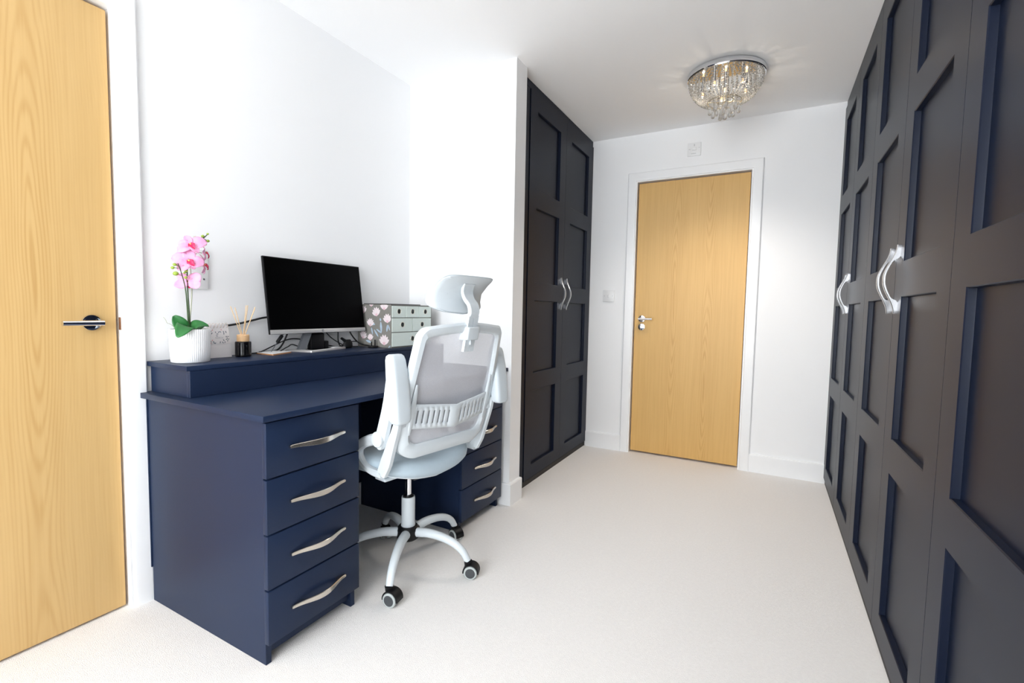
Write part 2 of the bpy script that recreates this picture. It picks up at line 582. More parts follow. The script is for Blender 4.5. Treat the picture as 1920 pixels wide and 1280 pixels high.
def lever(bm, c, nrm, along, length, drop=0.0):
    """Round-bar lever: a spindle off the rose turning into a straight bar."""
    c, n, a = Vector(c), Vector(nrm), Vector(along)
    tube(bm, [c, c + n * 0.045], 0.009, 14)
    tube(bm, [c + n * 0.047 - a * 0.014, c + n * 0.047 + a * length], 0.0085, 16)
    return bm


# near door in the left wall
door1 = thing('door_1', 'oak veneer door at left edge of the photo beside the desk', 'door', (XL - 0.04, 0.386, 0))
door1['kind'] = 'structure'
off = door1.location
XD1 = -1.924
obj('door_leaf', box(B(), XD1 - 0.042, XD1, 0.004, 0.7645, 0.008, 1.993, 0.0015, 1), M['oak1'], door1, off)
h = B()
lathe(h, [(0.001, 0), (0.026, 0), (0.026, 0.004), (0.0245, 0.007), (0.017, 0.0085), (0.001, 0.0085)], (XD1, 0.697, 0.991), 32, 'x')
lever(h, (XD1 + 0.006, 0.697, 0.991), (1, 0, 0), (0, -1, 0), 0.088)
obj('door_handle', h, M['chrome'], door1, off, label='polished chrome lever on a round rose')
obj('latch_keep', box(B(), XL - 0.014, XL - 0.002, 0.7697, 0.7728, 0.966, 1.008, 0.0006, 1), M['latch'], door1, off,
    label='small brown steel latch keep in the frame')

# far door
door2 = thing('door_2', 'oak veneer door in the far wall with lever and lock', 'door', ((D2X0 + D2X1) / 2, YF + 0.04, 0))
door2['kind'] = 'structure'
off = door2.location
YD2 = YF + 0.018
obj('door_leaf', box(B(), D2X0 + 0.004, D2X1 - 0.004, YD2, YD2 + 0.042, 0.014, 2.003, 0.0015, 1), M['oak2'], door2, off)
h = B()
lathe(h, [(0.001, 0), (0.026, 0), (0.026, -0.004), (0.0245, -0.007), (0.017, -0.0085), (0.001, -0.0085)], (-0.836, YD2, 1.013), 28, 'y')
lever(h, (-0.836, YD2 - 0.006, 1.013), (0, -1, 0), (1, 0, 0), 0.085)
obj('door_handle', h, M['chrome'], door2, off, label='polished chrome lever on a round rose')
h = B()
lathe(h, [(0.001, 0), (0.026, 0), (0.026, -0.004), (0.024, -0.007), (0.014, -0.008), (0.001, -0.008)], (-0.836, YD2, 0.952), 28, 'y')
box(h, -0.843, -0.829, YD2 - 0.022, YD2 - 0.006, 0.948, 0.956, 0.002, 1)
obj('thumb_turn', h, M['chrome'], door2, off, label='chrome lock rose with thumb turn')


# ---- switch plates
def plate_far(name, label, cat, xc, zc, w, hgt, rocker):
    t = thing(name, label, cat, (xc, YF, zc - hgt / 2))
    off = t.location
    b = box(B(), xc - w / 2, xc + w / 2, YF - 0.009, YF, zc - hgt / 2, zc + hgt / 2, 0.003, 2)
    obj('faceplate', b, M['plate'], t, off)
    if rocker == 'switch':
        obj('rocker', box(B(), xc - 0.006, xc + 0.006, YF - 0.0125, YF - 0.008, zc - 0.011, zc + 0.011, 0.002, 1), M['plate'], t, off)
        for dx in (-0.031, 0.031):
            s = lathe(B(), [(0.0005, 0), (0.003, 0), (0.003, -0.001), (0.0005, -0.001)], (xc + dx, YF - 0.009, zc), 12, 'y')
            obj('screw_cap', s, M['switch_grey'], t, off)
    else:
        obj('rocker', box(B(), xc - 0.014, xc + 0.016, YF - 0.0135, YF - 0.008, zc - 0.008, zc + 0.012, 0.002, 1), M['plate'], t, off)
        for (a, b_, c, d) in ((-0.003, 0.004, 0.020, 0.034), (-0.036, -0.024, -0.001, 0.003), (0.028, 0.036, 0.006, 0.009), (-0.02, 0.012, -0.032, -0.028)):
            obj('marking', box(B(), xc + a, xc + b_, YF - 0.0096, YF - 0.0088, zc + c, zc + d), M['switch_grey'], t, off)
    return t


plate_far('isolator_switch', 'small white square isolator switch on the wall above the far door', 'switch', -0.513, 2.193, 0.088, 0.09, 'iso')
plate_far('light_switch', 'white light switch on the far wall left of the door', 'switch', -1.088, 1.181, 0.088, 0.09, 'switch')
t = thing('socket_plate', 'white blank wall plate behind the pink orchid', 'wall plate', (XL, 1.007, 1.113))
off = t.location
obj('faceplate', box(B(), XL, XL + 0.010, 0.963, 1.050, 1.113, 1.262, 0.003, 2), M['plate'], t, off)
s = B()
lathe(s, [(0.0005, 0), (0.0035, 0), (0.003, 0.0012), (0.0005, 0.0012)], (XL + 0.010, 1.034, 1.152), 12, 'x')
obj('screw', s, M['screw'], t, off)


# ------------------------------------------------------------------ bow handle
def bow_handle(bm, L, out, to_world, w_end=0.010, w_mid=0.0155):
    """Strap handle: flat feet at both ends, the bar swelling outward in one long bow."""
    def sm(t):
        t = max(0.0, min(1.0, t))
        return t * t * (3 - 2 * t)
    N = 36
    rings = []
    for i in range(N + 1):
        s = -1 + 2 * i / N
        a = abs(s)
        o = 0.009 + (out - 0.009) * sm((1.0 - a) / 0.96) ** 1.05          # outer face
        hol = sm((0.66 - a) / 0.13)
        inn = (o - 0.0055) * hol + 0.0 * (1 - hol)
        w = (w_end + (w_mid - w_end) * sm(1 - a)) / 2
        if i in (0, N):
            w *= 0.7
        c = 0.0016
        ring = [(w, inn), (w, o - c), (w - c, o), (-w + c, o), (-w, o - c), (-w, inn)]
        rings.append([to_world(s * L / 2, u, v) for u, v in ring])
    loft(bm, rings, True, True)
    return bm


# ------------------------------------------------------------------ fitted wardrobes
PANELS = [(0.118, 0.575), (0.680, 1.120), (1.225, 1.665), (1.770, 2.214)]
DZ0, DZ1 = 0.038, 2.308


def shaker(bm, u0, u1, panels, z0, z1, P, st=0.096, depth=0.016, thick=0.02):
    """Door with four sunken panels.  P(u, z, d) -> world, d = depth behind the front face."""
    us = [u0, u0 + st, u1 - st, u1]
    zs = [z0]
    for a, b in panels:
        zs += [a, b]
    zs.append(z1)
    V = {}

    def v(u, z, d):
        k = (round(u, 5), round(z, 5), round(d, 5))
        if k not in V:
            V[k] = bm.verts.new(P(u, z, d))
        return V[k]
    for i in range(3):
        for j in range(len(zs) - 1):
            a, b, c, d = us[i], us[i + 1], zs[j], zs[j + 1]
            if i == 1 and j % 2 == 1:
                e1, e2 = 0.0022, 0.0036
                loops = [(0, 0), (e1, e1), (e1 + 0.001, depth - 0.002), (e2, depth)]
                for (s0, d0), (s1, d1) in zip(loops, loops[1:]):
                    o = [(a + s0, c + s0), (b - s0, c + s0), (b - s0, d - s0), (a + s0, d - s0)]
                    n = [(a + s1, c + s1), (b - s1, c + s1), (b - s1, d - s1), (a + s1, d - s1)]
                    for k in range(4):
                        l = (k + 1) % 4
                        bm.faces.new((v(*o[k], d0), v(*o[l], d0), v(*n[l], d1), v(*n[k], d1)))
                bm.faces.new([v(x, z, depth) for x, z in n])
            else:
                bm.faces.new((v(a, c, 0), v(b, c, 0), v(b, d, 0), v(a, d, 0)))
    # sides and back
    n = len(zs)
    for u in (u0, u1):
        for j in range(n - 1):
            bm.faces.new((v(u, zs[j], 0), v(u, zs[j + 1], 0), v(u, zs[j + 1], thick), v(u, zs[j], thick)))
    for z in (z0, z1):
        for i in range(3):
            bm.faces.new((v(us[i], z, 0), v(us[i + 1], z, 0), v(us[i + 1], z, thick), v(us[i], z, thick)))
    bm.faces.new([v(u0, z, thick) for z in zs] + [v(u, z1, thick) for u in us[1:]] + [v(u1, z, thick) for z in reversed(zs[:-1])] + [v(u, z0, thick) for u in (us[2], us[1])])
    return bm


def wardrobe(label, y0, y1, xf, sgn, xback, group, fill0=0.0, fill1=0.0):
    """Double wardrobe standing along y; sgn = direction from the face into the body."""
    t = thing('fitted_wardrobe', label, 'wardrobe', (xf + sgn * 0.25, (y0 + y1) / 2, 0), 0, group)
    off = t.location
    P = lambda u, z, d: (xf + sgn * d, u, z)
    xa, xb = xf + sgn * 0.0215, xback
    obj('body', box(B(), min(xa, xb), max(xa, xb), y0 - fill0, y1 + fill1, 0.03, H - 0.002), M['navy'], t, off, smooth=0)
    xa, xb = xf + sgn * 0.006, xf + sgn * 0.021
    obj('cornice_filler', box(B(), min(xa, xb), max(xa, xb), y0 - fill0, y1 + fill1, DZ1 + 0.003, H - 0.001, 0.001, 1), M['navy'], t, off)
    xa, xb = xf + sgn * 0.008, xback
    obj('plinth', box(B(), min(xa, xb), max(xa, xb), y0 - fill0, y1 + fill1, 0.0, 0.030), M['dark_gap'], t, off, smooth=0)
    if fill0 > 0.02:
        obj('end_filler', box(B(), min(xf + sgn * .004, xf + sgn * .021), max(xf + sgn * .004, xf + sgn * .021), y0 - fill0, y0 - 0.003, 0.0305, DZ1, 0.001, 1), M['navy'], t, off)
    ym = (y0 + y1) / 2
    for a, b, hy in ((y0 + 0.0012, ym - 0.0012, ym - 0.048), (ym + 0.0012, y1 - 0.0012, ym + 0.048)):
        d = obj('door', shaker(B(), a, b, PANELS, DZ0, DZ1, P), M['navy'], t, off)
        hb = bow_handle(B(), 0.214, 0.040, lambda s, u, v, hy=hy: (xf - sgn * v, hy + u, 1.174 + s), 0.011, 0.0165)
        obj('handle', hb, M['bright_nickel'], d, off, label='satin chrome bow handle')
    return t


W = 0.5405
G1 = 'fitted wardrobes along the right wall'
wardrobe('dark navy double wardrobe on the right nearest the far wall', YF - 2 * W - 0.004, YF - 0.004, XR, 1, 0.955, G1)
wardrobe('dark navy double wardrobe on the right, middle one with the large curved handles in view', YF - 4 * W - 0.004, YF - 2 * W - 0.004, XR, 1, 0.955, G1)
wardrobe('dark navy wardrobe at the right edge of the photo, nearest the viewer', YF - 6 * W - 0.004, YF - 4 * W - 0.004, XR, 1, 0.955, G1)
wardrobe('dark navy double wardrobe on the left between the white partition and the far wall', YF - 2 * W - 0.004, YF - 0.004, XW, -1, XL, None, fill0=YF - 2 * W - 0.004 - YP2 - 0.001)

# ------------------------------------------------------------------ desk
DY0, DY1 = 0.832, 2.214                     # desk run along the left wall
XD = -1.252                                 # front of the carcasses
TZ0, TZ1 = 0.7305, 0.749
XBK = -1.886                                # back of carcasses (front of the back panel)
tag(obj('desk_worktop', box(B(), XL + 0.001, -1.2185, 0.812, DY1, TZ0, TZ1, 0.0015, 2), M['navy_desk']),
    'long navy desk worktop resting on two drawer units', 'desk')
tag(obj('desk_back_panel', box(B(), XL + 0.001, XBK - 0.001, DY0 - 0.004, DY1, 0.1215, TZ0 - 0.001, 0.001, 1), M['navy_desk']),
    'navy back panel of the desk fixed to the left wall above the skirting', 'panel')


def drawer_unit(label, y0, y1, zs, hy, group):
    t = thing('drawer_unit', label, 'drawers', ((XD + XBK) / 2, (y0 + y1) / 2, 0), 0, group)
    off = t.location
    c = B()
    pt = 0.018
    box(c, XBK, XD, y0, y0 + pt, 0, TZ0 - 0.001, 0.0008, 1)
    box(c, XBK, XD, y1 - pt, y1, 0, TZ0 - 0.001, 0.0008, 1)
    box(c, XBK, XBK + 0.01, y0 + pt, y1 - pt, 0.03, TZ0 - 0.001)
    box(c, XBK + 0.01, XD - 0.002, y0 + pt, y1 - pt, 0.06, 0.075)
    box(c, XBK + 0.01, XD - 0.002, y0 + pt, y1 - pt, TZ0 - 0.019, TZ0 - 0.001)
    obj('carcass', c, M['navy_desk'], t, off)
    obj('plinth', box(B(), XD - 0.030, XD - 0.012, y0 + pt + 0.0005, y1 - pt - 0.0005, 0.024, 0.058, 0.0008, 1), M['navy_desk'], t, off)
    ya, yb = y0 - 0.004, y1 + 0.003
    for a, b in zip(zs, zs[1:]):
        d = obj('drawer', box(B(), XD + 0.001, XD + 0.0205, ya, yb, b + 0.0045, a, 0.0022, 2), M['navy_desk'], t, off)
        zc = (a + b) / 2
        hb = bow_handle(B(), 0.206, 0.033, lambda s, u, v, zc=zc: (XD + 0.0205 + v, hy + s, zc + u), 0.0105, 0.0185)
        obj('handle', hb, M['nickel'], d, off, label='satin nickel bow handle')
    return t


ZS = [0.724, 0.558, 0.394, 0.230, 0.064]
drawer_unit('navy four drawer unit at the near end of the desk', DY0, 1.170, ZS, 1.003, 'desk drawer units')
drawer_unit('navy four drawer unit at the far end of the desk beside the white partition', 1.810, 2.178, [0.716, 0.541, 0.366, 0.205, 0.047], 2.008, 'desk drawer units')
obj_f = box(B(), XBK, XD, 2.186, DY1, 0.1215, TZ0 - 0.001, 0.001, 1)
tag(obj('desk_filler_panel', obj_f, M['navy_desk']), 'narrow navy filler strip between far drawer unit and white partition', 'panel')

RX = -1.648
r_ = thing('desk_riser', 'raised navy shelf along the back of the desk carrying the monitor', 'shelf', (-1.78, 1.52, TZ1))
off = r_.location
obj('shelf_top', box(B(), XL + 0.001, RX, 0.838, DY1, 0.839, 0.855, 0.0015, 2), M['navy_desk'], r_, off)
obj('front_panel', box(B(), RX - 0.018, RX - 0.002, 0.848, DY1, TZ1 + 0.0005, 0.8385, 0.001, 1), M['navy_desk'], r_, off)
obj('end_panel', box(B(), XL + 0.012, RX - 0.0185, 0.848, 0.864, TZ1 + 0.0005, 0.8385, 0.001, 1), M['navy_desk'], r_, off)
RZ = 0.8553

# ------------------------------------------------------------------ office chair (local: +x = back, y = right hand, +z up)
PHI = math.radians(-9.5)
chair = thing('office_chair', 'pale grey mesh back swivel chair with headrest pulled up to the desk', 'chair', (-1.272, 1.478, 0), PHI)


def yb(z, w=0.0):
    """Rear face of the backrest: distance behind the column at height z and half-width w."""
    return 0.207 + 0.248 * (z - 0.555) + 0.022 * (1 - min(1.0, abs(w) / 0.22) ** 2)


# seat cushion
def seat_ring(scale, z, dz_front=0.0):
    ring = []
    n = 56
    for k in range(n):
        a = 2 * PI * k / n
        ca, sa = math.cos(a), math.sin(a)
        e = 2 / 3.2
        x = math.copysign(abs(ca) ** e, ca)
        y = math.copysign(abs(sa) ** e, sa)
        xx = -0.035 + 0.232 * x * scale
        yy = 0.243 * y * scale * (1.0 - 0.05 * x)
        zz = z - (0.02 * max(0, -x) ** 3) + 0.012 * abs(y) ** 3 - 0.02 * max(0, x) ** 3 * (1 - abs(y))
        ring.append((xx, yy, zz))
    return ring


bm = B()
loft(bm, [seat_ring(s, z) for s, z in ((0.55, 0.436), (0.86, 0.437), (0.95, 0.442), (0.99, 0.454), (1.0, 0.468), (0.985, 0.484),
                                        (0.95, 0.496), (0.85, 0.503), (0.6, 0.506), (0.25, 0.506))])
obj('seat', bm, M['seat'], chair, smooth=60)
bm = B()
loft(bm, [seat_ring(s, z) for s, z in ((0.45, 0.424), (0.80, 0.424), (0.86, 0.43), (0.86, 0.4355))])
obj('seat_pan', bm, M['chair'], chair)
bm = B()
box(bm, -0.13, 0.10, -0.055, 0.055, 0.385, 0.4235, 0.01, 2)
tube(bm, [(-0.03, 0.04, 0.40), (-0.03, 0.15, 0.40), (-0.03, 0.26, 0.395)], 0.005, 10)
tube(bm, [(-0.03, 0.255, 0.395), (-0.03, 0.29, 0.393)], [0.008, 0.012], 10, flat=(0.5, 1))
obj('tilt_mechanism', bm, M['dark_grey'], chair)

# backrest frame
outer2 = [(-0.170, 0.527), (0.170, 0.527), (0.216, 0.556), (0.234, 0.700), (0.212, 0.972), (0.192, 0.994), (0.0, 1.014), (-0.192, 0.994), (-0.212, 0.972), (-0.234, 0.700), (-0.216, 0.556)]
radii = [0.03, 0.03, 0.02, 0.12, 0.014, 0.014, 0.12, 0.014, 0.014, 0.12, 0.02]
inner2 = [(-0.155, 0.578), (0.155, 0.578), (0.180, 0.594), (0.202, 0.705), (0.182, 0.948), (0.166, 0.961), (0.0, 0.978), (-0.166, 0.961), (-0.182, 0.948), (-0.202, 0.705), (-0.180, 0.594)]
O2 = rounded_poly(outer2, radii)
I2 = rounded_poly(inner2, [r * 0.8 for r in radii])


def dip(w, z):
    """The lower bar sags a little towards the middle."""
    return z - 0.012 * max(0.0, (0.62 - z) / 0.1) * (1 - min(1, abs(w) / 0.2) ** 2)


rings = []
for (o, i) in zip(O2, I2):
    ow, oz, iw, iz = o[0], dip(o[0], o[1]), i[0], dip(i[0], i[1])
    cw, cz = (ow + iw) / 2, (oz + iz) / 2
    c = 0.22
    def q(f, d):
        w, z = ow + (iw - ow) * f, oz + (iz - oz) * f
        return (yb(z, w) + d, w, z)
    rings.append([q(0, -0.024), q(0, -0.006), q(c, 0.002), q(1 - c, 0.002), q(1, -0.006), q(1, -0.024)])
bm = B()
loft(bm, rings + [rings[0]], True, False)
bmesh.ops.remove_doubles(bm, verts=bm.verts, dist=1e-5)
frame = obj('backrest_frame', bm, M['chair'], chair, smooth=40)

# stretched mesh
bm = B()
cen = Vector((0, 0.77))
rows = []
for s in (1.03, 0.85, 0.65, 0.45, 0.25, 0.08):
    rows.append([((lambda w, z: (yb(z, w) - 0.014 - 0.012 * (1 - s), w, z))(cen[0] + (p[0] - cen[0]) * s, dip(p[0], p[1]) * s + cen[1] * (1 - s))) for p in I2])
loft(bm, rows, True, False)
bm.faces.new([v for v in bm.verts][-len(I2):])
obj('back_mesh', bm, M['back_mesh'], chair, smooth=80, label='translucent grey mesh panel')


# slotted lumbar belt
def belt_pt(w, v, d):
    a = min(1.0, abs(w) / 0.186)
    z0 = 0.640 - 0.022 * (1 - a)
    z1 = 0.728 - 0.022 * (1 - a)
    z = z0 + (z1 - z0) * v
    return (yb(z, w) - 0.004 + 0.006 * (1 - a) + d, w, z)


bm = B()
cells = []
for sgn in (-1, 1):
    ws = [0.0, 0.012]
    x = 0.012
    for k in range(7):
        x += 0.0155
        ws += [x, x + 0.0075]
        x += 0.0075
    ws += [0.186]
    for i in range(len(ws) - 1):
        slot = (i >= 2 and i % 2 == 0 and i < len(ws) - 2)
        for (v0, v1, solid) in ((0, 0.22, True), (0.22, 0.76, not slot), (0.76, 1, True)):
            if solid:
                cells.append((sgn * ws[i], sgn * ws[i + 1], v0, v1))
vv = {}


def bv(w, v):
    k = (round(w, 5), round(v, 4))
    if k not in vv:
        vv[k] = bm.verts.new(belt_pt(w, v, 0.006 if abs(w) < 0.013 else 0.002))
    return vv[k]


for a, b_, v0, v1 in cells:
    bm.faces.new((bv(a, v0), bv(b_, v0), bv(b_, v1), bv(a, v1)))
belt = obj('lumbar_belt', bm, M['chair'], chair, smooth=25)
md = belt.modifiers.new('thickness', 'SOLIDIFY')
md.thickness = 0.005
md.offset = 0.0
for sgn in (-1, 1):
    s = B()
    prof = [belt_pt(sgn * 0.190, v, 0.002) for v in (-0.25, 0.1, 0.5, 0.9, 1.35, 1.8)]
    tube(s, prof, [0.006, 0.010, 0.011, 0.011, 0.009, 0.004], 10, ref=(1, 0, 0), flat=(0.7, 1.0))
    obj('belt_slider', s, M['chair'], belt)

# headrest
def head_pt(u, v, d):
    """u -1..1 across, v 0..1 up; d forward of the rear face."""
    w = u * (0.137 - 0.006 * v)
    z = 1.038 + 0.136 * v + 0.022 * u * u * (1 - v)
    y = 0.310 + 0.058 * v ** 1.4 - 0.034 * math.sin(PI * v) - (0.034 - 0.018 * v) * u * u
    return (y - d, w, z)


def head_panel(d_of, n=16, mrows=10, sc_=1.0):
    bm = B()
    ringsF, ringsB = [], []
    pts = []
    for k in range(4 * n):
        a = 2 * PI * k / (4 * n) + PI / 4
        ca, sa = math.cos(a), math.sin(a)
        e = 2 / 7.5
        pts.append((math.copysign(abs(ca) ** e, ca), math.copysign(abs(sa) ** e, sa)))
    def ring(s, d):
        return [head_pt(u * s, 0.5 + 0.5 * v * s, d) for u, v in pts]
    loft(bm, [ring(s, d) for s, d in d_of], True, True)
    return bm


bm = head_panel([(0.25, 0.0), (0.55, 0.0), (0.8, 0.0), (0.93, 0.001), (0.95, 0.004), (0.95, 0.010), (0.9, 0.012), (0.4, 0.012)])
headrest = obj('headrest', bm, M['chair'], chair, smooth=50)
bm = head_panel([(0.6, 0.0125), (0.955, 0.007), (0.99, 0.009), (1.0, 0.014), (0.99, 0.020), (0.95, 0.025), (0.8, 0.029), (0.4, 0.031), (0.15, 0.032)])
obj('headrest_cushion', bm, M['head_pad'], headrest, smooth=60)
bm = B()
path = smooth_path([(0.344, 0, 1.028), (0.352, 0, 1.048), (0.346, 0, 1.072), (0.328, 0, 1.092), (0.318, 0, 1.116), (0.323, 0, 1.138), (0.330, 0, 1.148)], 6)
rings = []
for i, p in enumerate(path):
    t = (path[min(i + 1, len(path) - 1)] - path[max(i - 1, 0)]).normalized()
    nrm = Vector((t.z, 0, -t.x))
    f = i / (len(path) - 1)
    w = 0.0225 + 0.0065 * f
    hh = 0.008 - 0.004 * f
    rings.append([p + nrm * a + Vector((0, b, 0)) for a, b in ((hh, w - .003), (hh - .003, w), (-hh, w), (-hh, -w), (hh - .003, -w), (hh, -w + .003))])
loft(bm, rings)
obj('headrest_bracket', bm, M['chair'], headrest, smooth=40)
bm = B()
d = Vector((0.012, 0, 0.122)).normalized()
for y0, y1 in ((-0.0245, -0.0015), (0.0015, 0.0245)):
    r1 = []
    for z in (0.905, 1.034):
        x = 0.322 + (z - 0.905) * 0.20
        r1.append([(x - 0.007, y0, z), (x + 0.006, y0, z), (x + 0.006, y1, z), (x - 0.007, y1, z)])
    loft(bm, r1)
box(bm, 0.318, 0.340, -0.003, 0.003, 0.93, 1.03)
obj('height_slide', bm, M['chair'], headrest)
bm = B()
rings = []
for z, g in ((0.947, -0.003), (0.950, 0.0), (0.990, 0.0), (0.994, -0.003)):
    x = 0.330 + (z - 0.905) * 0.20
    pl = rounded_poly([(x - 0.030, -0.033 - g), (x + 0.010 + g, -0.031 - g), (x + 0.010 + g, 0.031 + g), (x - 0.030, 0.033 + g)], [0.004, 0.009, 0.009, 0.004], 4)
    rings.append([(p[0], p[1], z) for p in pl])
loft(bm, rings)
obj('slide_clamp', bm, M['chair'], chair)


# flip-up arms
def flat_bar(bm, pts, y0, y1, half):
    """Bar following pts=(x,z) with width y0..y1 and in-plane half thickness."""
    P = smooth_path([(p[0], 0, p[1]) for p in pts], 5)
    n = len(P)
    hs = half if isinstance(half, (list, tuple)) else [half, half]
    rings = []
    for i, p in enumerate(P):
        t = (P[min(i + 1, n - 1)] - P[max(i - 1, 0)]).normalized()
        nr = Vector((t.z, 0, -t.x))
        f = i / (n - 1) * (len(hs) - 1)
        k = min(int(f), len(hs) - 2)
        hh = hs[k] + (hs[k + 1] - hs[k]) * (f - k)
        c = 0.005
        sec = [(-hh, y0 + c), (-hh + c, y0), (hh - c, y0), (hh, y0 + c), (hh, y1 - c), (hh - c, y1), (-hh + c, y1), (-hh, y1 - c)]
        rings.append([p + nr * a + Vector((0, b, 0)) for a, b in sec])
    loft(bm, rings)
    return bm


for s in (-1, 1):
    a0, a1 = sorted((s * 0.226, s * 0.250))
    bm = B()
    # upright from the seat side rail up to the back frame, then rail forward under the seat and back up to the pivot
    flat_bar(bm, [(0.238, 0.700), (0.226, 0.655), (0.198, 0.588), (0.170, 0.522), (0.146, 0.476)], a0, a1, [0.010, 0.014, 0.019, 0.024, 0.021])
    flat_bar(bm, [(0.150, 0.472), (0.085, 0.473), (0.035, 0.490), (0.010, 0.522), (0.022, 0.556), (0.080, 0.584), (0.158, 0.606)], a0, a1, [0.014, 0.012, 0.012, 0.013, 0.018, 0.020, 0.022])
    b0, b1 = sorted((s * 0.120, s * 0.200))
    box(bm, 0.05, 0.11, b0, b1, 0.424, 0.4358, 0.003, 1)
    j0, j1 = sorted((s * 0.205, s * 0.246))
    box(bm, 0.212, 0.238, j0, j1, 0.650, 0.705, 0.006, 2)
    arm = obj('armrest', bm, M['chair'], chair, smooth=35)
    # lever carrying the pad
    bm = B()
    c0, c1 = sorted((s * 0.2435, s * 0.270))
    flat_bar(bm, [(0.152, 0.580), (0.166, 0.608), (0.186, 0.662), (0.208, 0.735), (0.216, 0.800), (0.224, 0.86)], c0, c1, [0.020, 0.024, 0.023, 0.022, 0.017, 0.012])
    obj('arm_lever', bm, M['chair'], arm, smooth=35)
    bm = B()
    cy = s * 0.270
    lathe(bm, [(0.001, 0), (0.027, 0), (0.027, s * 0.006), (0.024, s * 0.010), (0.001, s * 0.011)], (0.165, cy, 0.608), 28, 'y')
    obj('pivot_cap', bm, M['chair'], arm, smooth=35)
    # soft pad, standing upright
    bm = B()
    rings = []
    for z, g, sh in ((0.676, 0.62, 0), (0.680, 0.84, 0), (0.690, 0.97, 0), (0.72, 1.0, 0.002), (0.78, 1.0, 0.004), (0.84, 0.95, 0.003), (0.885, 0.90, 0.0), (0.898, 0.82, -0.002), (0.904, 0.62, -0.003)):
        x0 = 0.256 - 0.13 * (z - 0.79)
        dx, dy = 0.021 * min(1, g * 1.02), 0.036 * g
        pl = rounded_poly([(x0 - dx, -dy), (x0 + dx + sh, -dy), (x0 + dx + sh, dy), (x0 - dx, dy)], [0.008, 0.018, 0.018, 0.008], 5)
        rings.append([(p[0], s * 0.257 + p[1], z) for p in pl])
    loft(bm, rings)
    obj('arm_pad', bm, M['chair_pad'], arm, smooth=50)

# column and star base
bm = B()
lathe(bm, [(0.001, 0.27), (0.0125, 0.27), (0.0125, 0.40), (0.001, 0.40)], (0, 0, 0), 24)
obj('gas_piston', bm, M['chrome'], chair)
bm = B()
lathe(bm, [(0.001, 0.165), (0.029, 0.165), (0.029, 0.170), (0.0275, 0.172), (0.0275, 0.278), (0.0265, 0.286), (0.0225, 0.2862), (0.001, 0.2862)], (0, 0, 0), 32)
col = obj('column_cover', bm, M['chair'], chair)
bm = B()
lathe(bm, [(0.001, 0.2863), (0.0222, 0.2863), (0.021, 0.292), (0.013, 0.293), (0.001, 0.293)], (0, 0, 0), 32)
obj('piston_collar', bm, M['black'], chair)
bm = B()
lathe(bm, [(0.001, 0.108), (0.036, 0.108), (0.046, 0.116), (0.0485, 0.135), (0.047, 0.152), (0.036, 0.165), (0.001, 0.165)], (0, 0, 0), 40)
obj('base_hub', bm, M['black'], chair)
cast_dir = [8, 22, -17, -40, -120]
for k in range(5):
    a = math.radians(-63 + 72 * k) - PHI
    ca, sa = math.cos(a), math.sin(a)
    pr = smooth_path([(0.044, 0, 0.141), (0.10, 0, 0.146), (0.16, 0, 0.140), (0.212, 0, 0.124), (0.250, 0, 0.098), (0.272, 0, 0.064)], 5)
    n = len(pr)
    rs = [0.0205 - 0.006 * (i / (n - 1)) for i in range(n)]
    bm = tube(B(), [(p.x * ca, p.x * sa, p.z) for p in pr], rs, 14, ref=(-sa, ca, 0), flat=(0.95, 0.9))
    leg = obj('leg', bm, M['chair'], chair, smooth=60)
    cx, cy = 0.273 * ca, 0.273 * sa
    th = math.radians(cast_dir[k]) - PHI
    tx, ty = math.cos(th), math.sin(th)            # trailing direction
    ax = Vector((-ty, tx, 0))
    wc = Vector((cx, cy, 0.0262)) + Vector((tx, ty, 0)) * 0.013
    hood = B()
    # hood: thick half drum over the wheels plus socket for the leg
    rings = []
    for i in range(13):
        an = math.radians(-8 + 196 * i / 12)
        rad = Vector((tx, ty, 0)) * -math.cos(an) + Vector((0, 0, 1)) * math.sin(an)
        o_, i_ = wc + rad * 0.032, wc + rad * 0.0275
        rings.append([o_ - ax * 0.020, o_ + ax * 0.020, i_ + ax * 0.020, i_ - ax * 0.020])
    loft(hood, rings)
    tube(hood, [(cx, cy, 0.040), (cx, cy, 0.066)], [0.013, 0.0165], 14)
    for sd in (-1, 1):
        pass
    ca_o = obj('caster_hood', hood, M['black'], leg, smooth=40)
    u, v = Vector((tx, ty, 0)), Vector((0, 0, 1))

    def disc(c, r, n_=24):
        return [c + u * (r * math.cos(2 * PI * j / n_)) + v * (r * math.sin(2 * PI * j / n_)) for j in range(n_)]
    for sd in (-1, 1):
        P0 = [wc + ax * (sd * q) for q in (0.0045, 0.022)]
        bm = B()
        loft(bm, [disc(P0[0], 0.024), disc(P0[0] + ax * sd * .002, 0.0262), disc(P0[1], 0.0262), disc(P0[1] + ax * sd * .0025, 0.0235), disc(P0[1] + ax * sd * .0025, 0.0195)])
        obj('caster_wheel', bm, M['grey_tread'], leg, smooth=40)
        e = P0[1] + ax * (sd * 0.0026)
        bm = B()
        loft(bm, [disc(e, 0.0196), disc(e + ax * sd * .001, 0.0185)])
        obj('wheel_cap', bm, M['dark_grey'], leg, smooth=40)

# ------------------------------------------------------------------ monitor
mon = thing('monitor', 'black screen computer monitor with silver chin on the desk riser', 'monitor', (-1.80, 1.50, RZ))
off = mon.location
YAWM, TILT = 0.003, 0.135
nrm = Vector((math.cos(YAWM), math.sin(YAWM), 0))
rgt = Vector((-nrm.y, nrm.x, 0))
O = Vector((-1.823, 1.517, 0.937))
upv = Vector((0, 0, math.cos(TILT))) - nrm * math.sin(TILT)
outn = rgt.cross(upv).normalized()
if outn.dot(nrm) < 0:
    outn = -outn
MW, MH = 0.530, 0.331


def mp_(u, v, d):
    return O + rgt * u + upv * v + outn * d


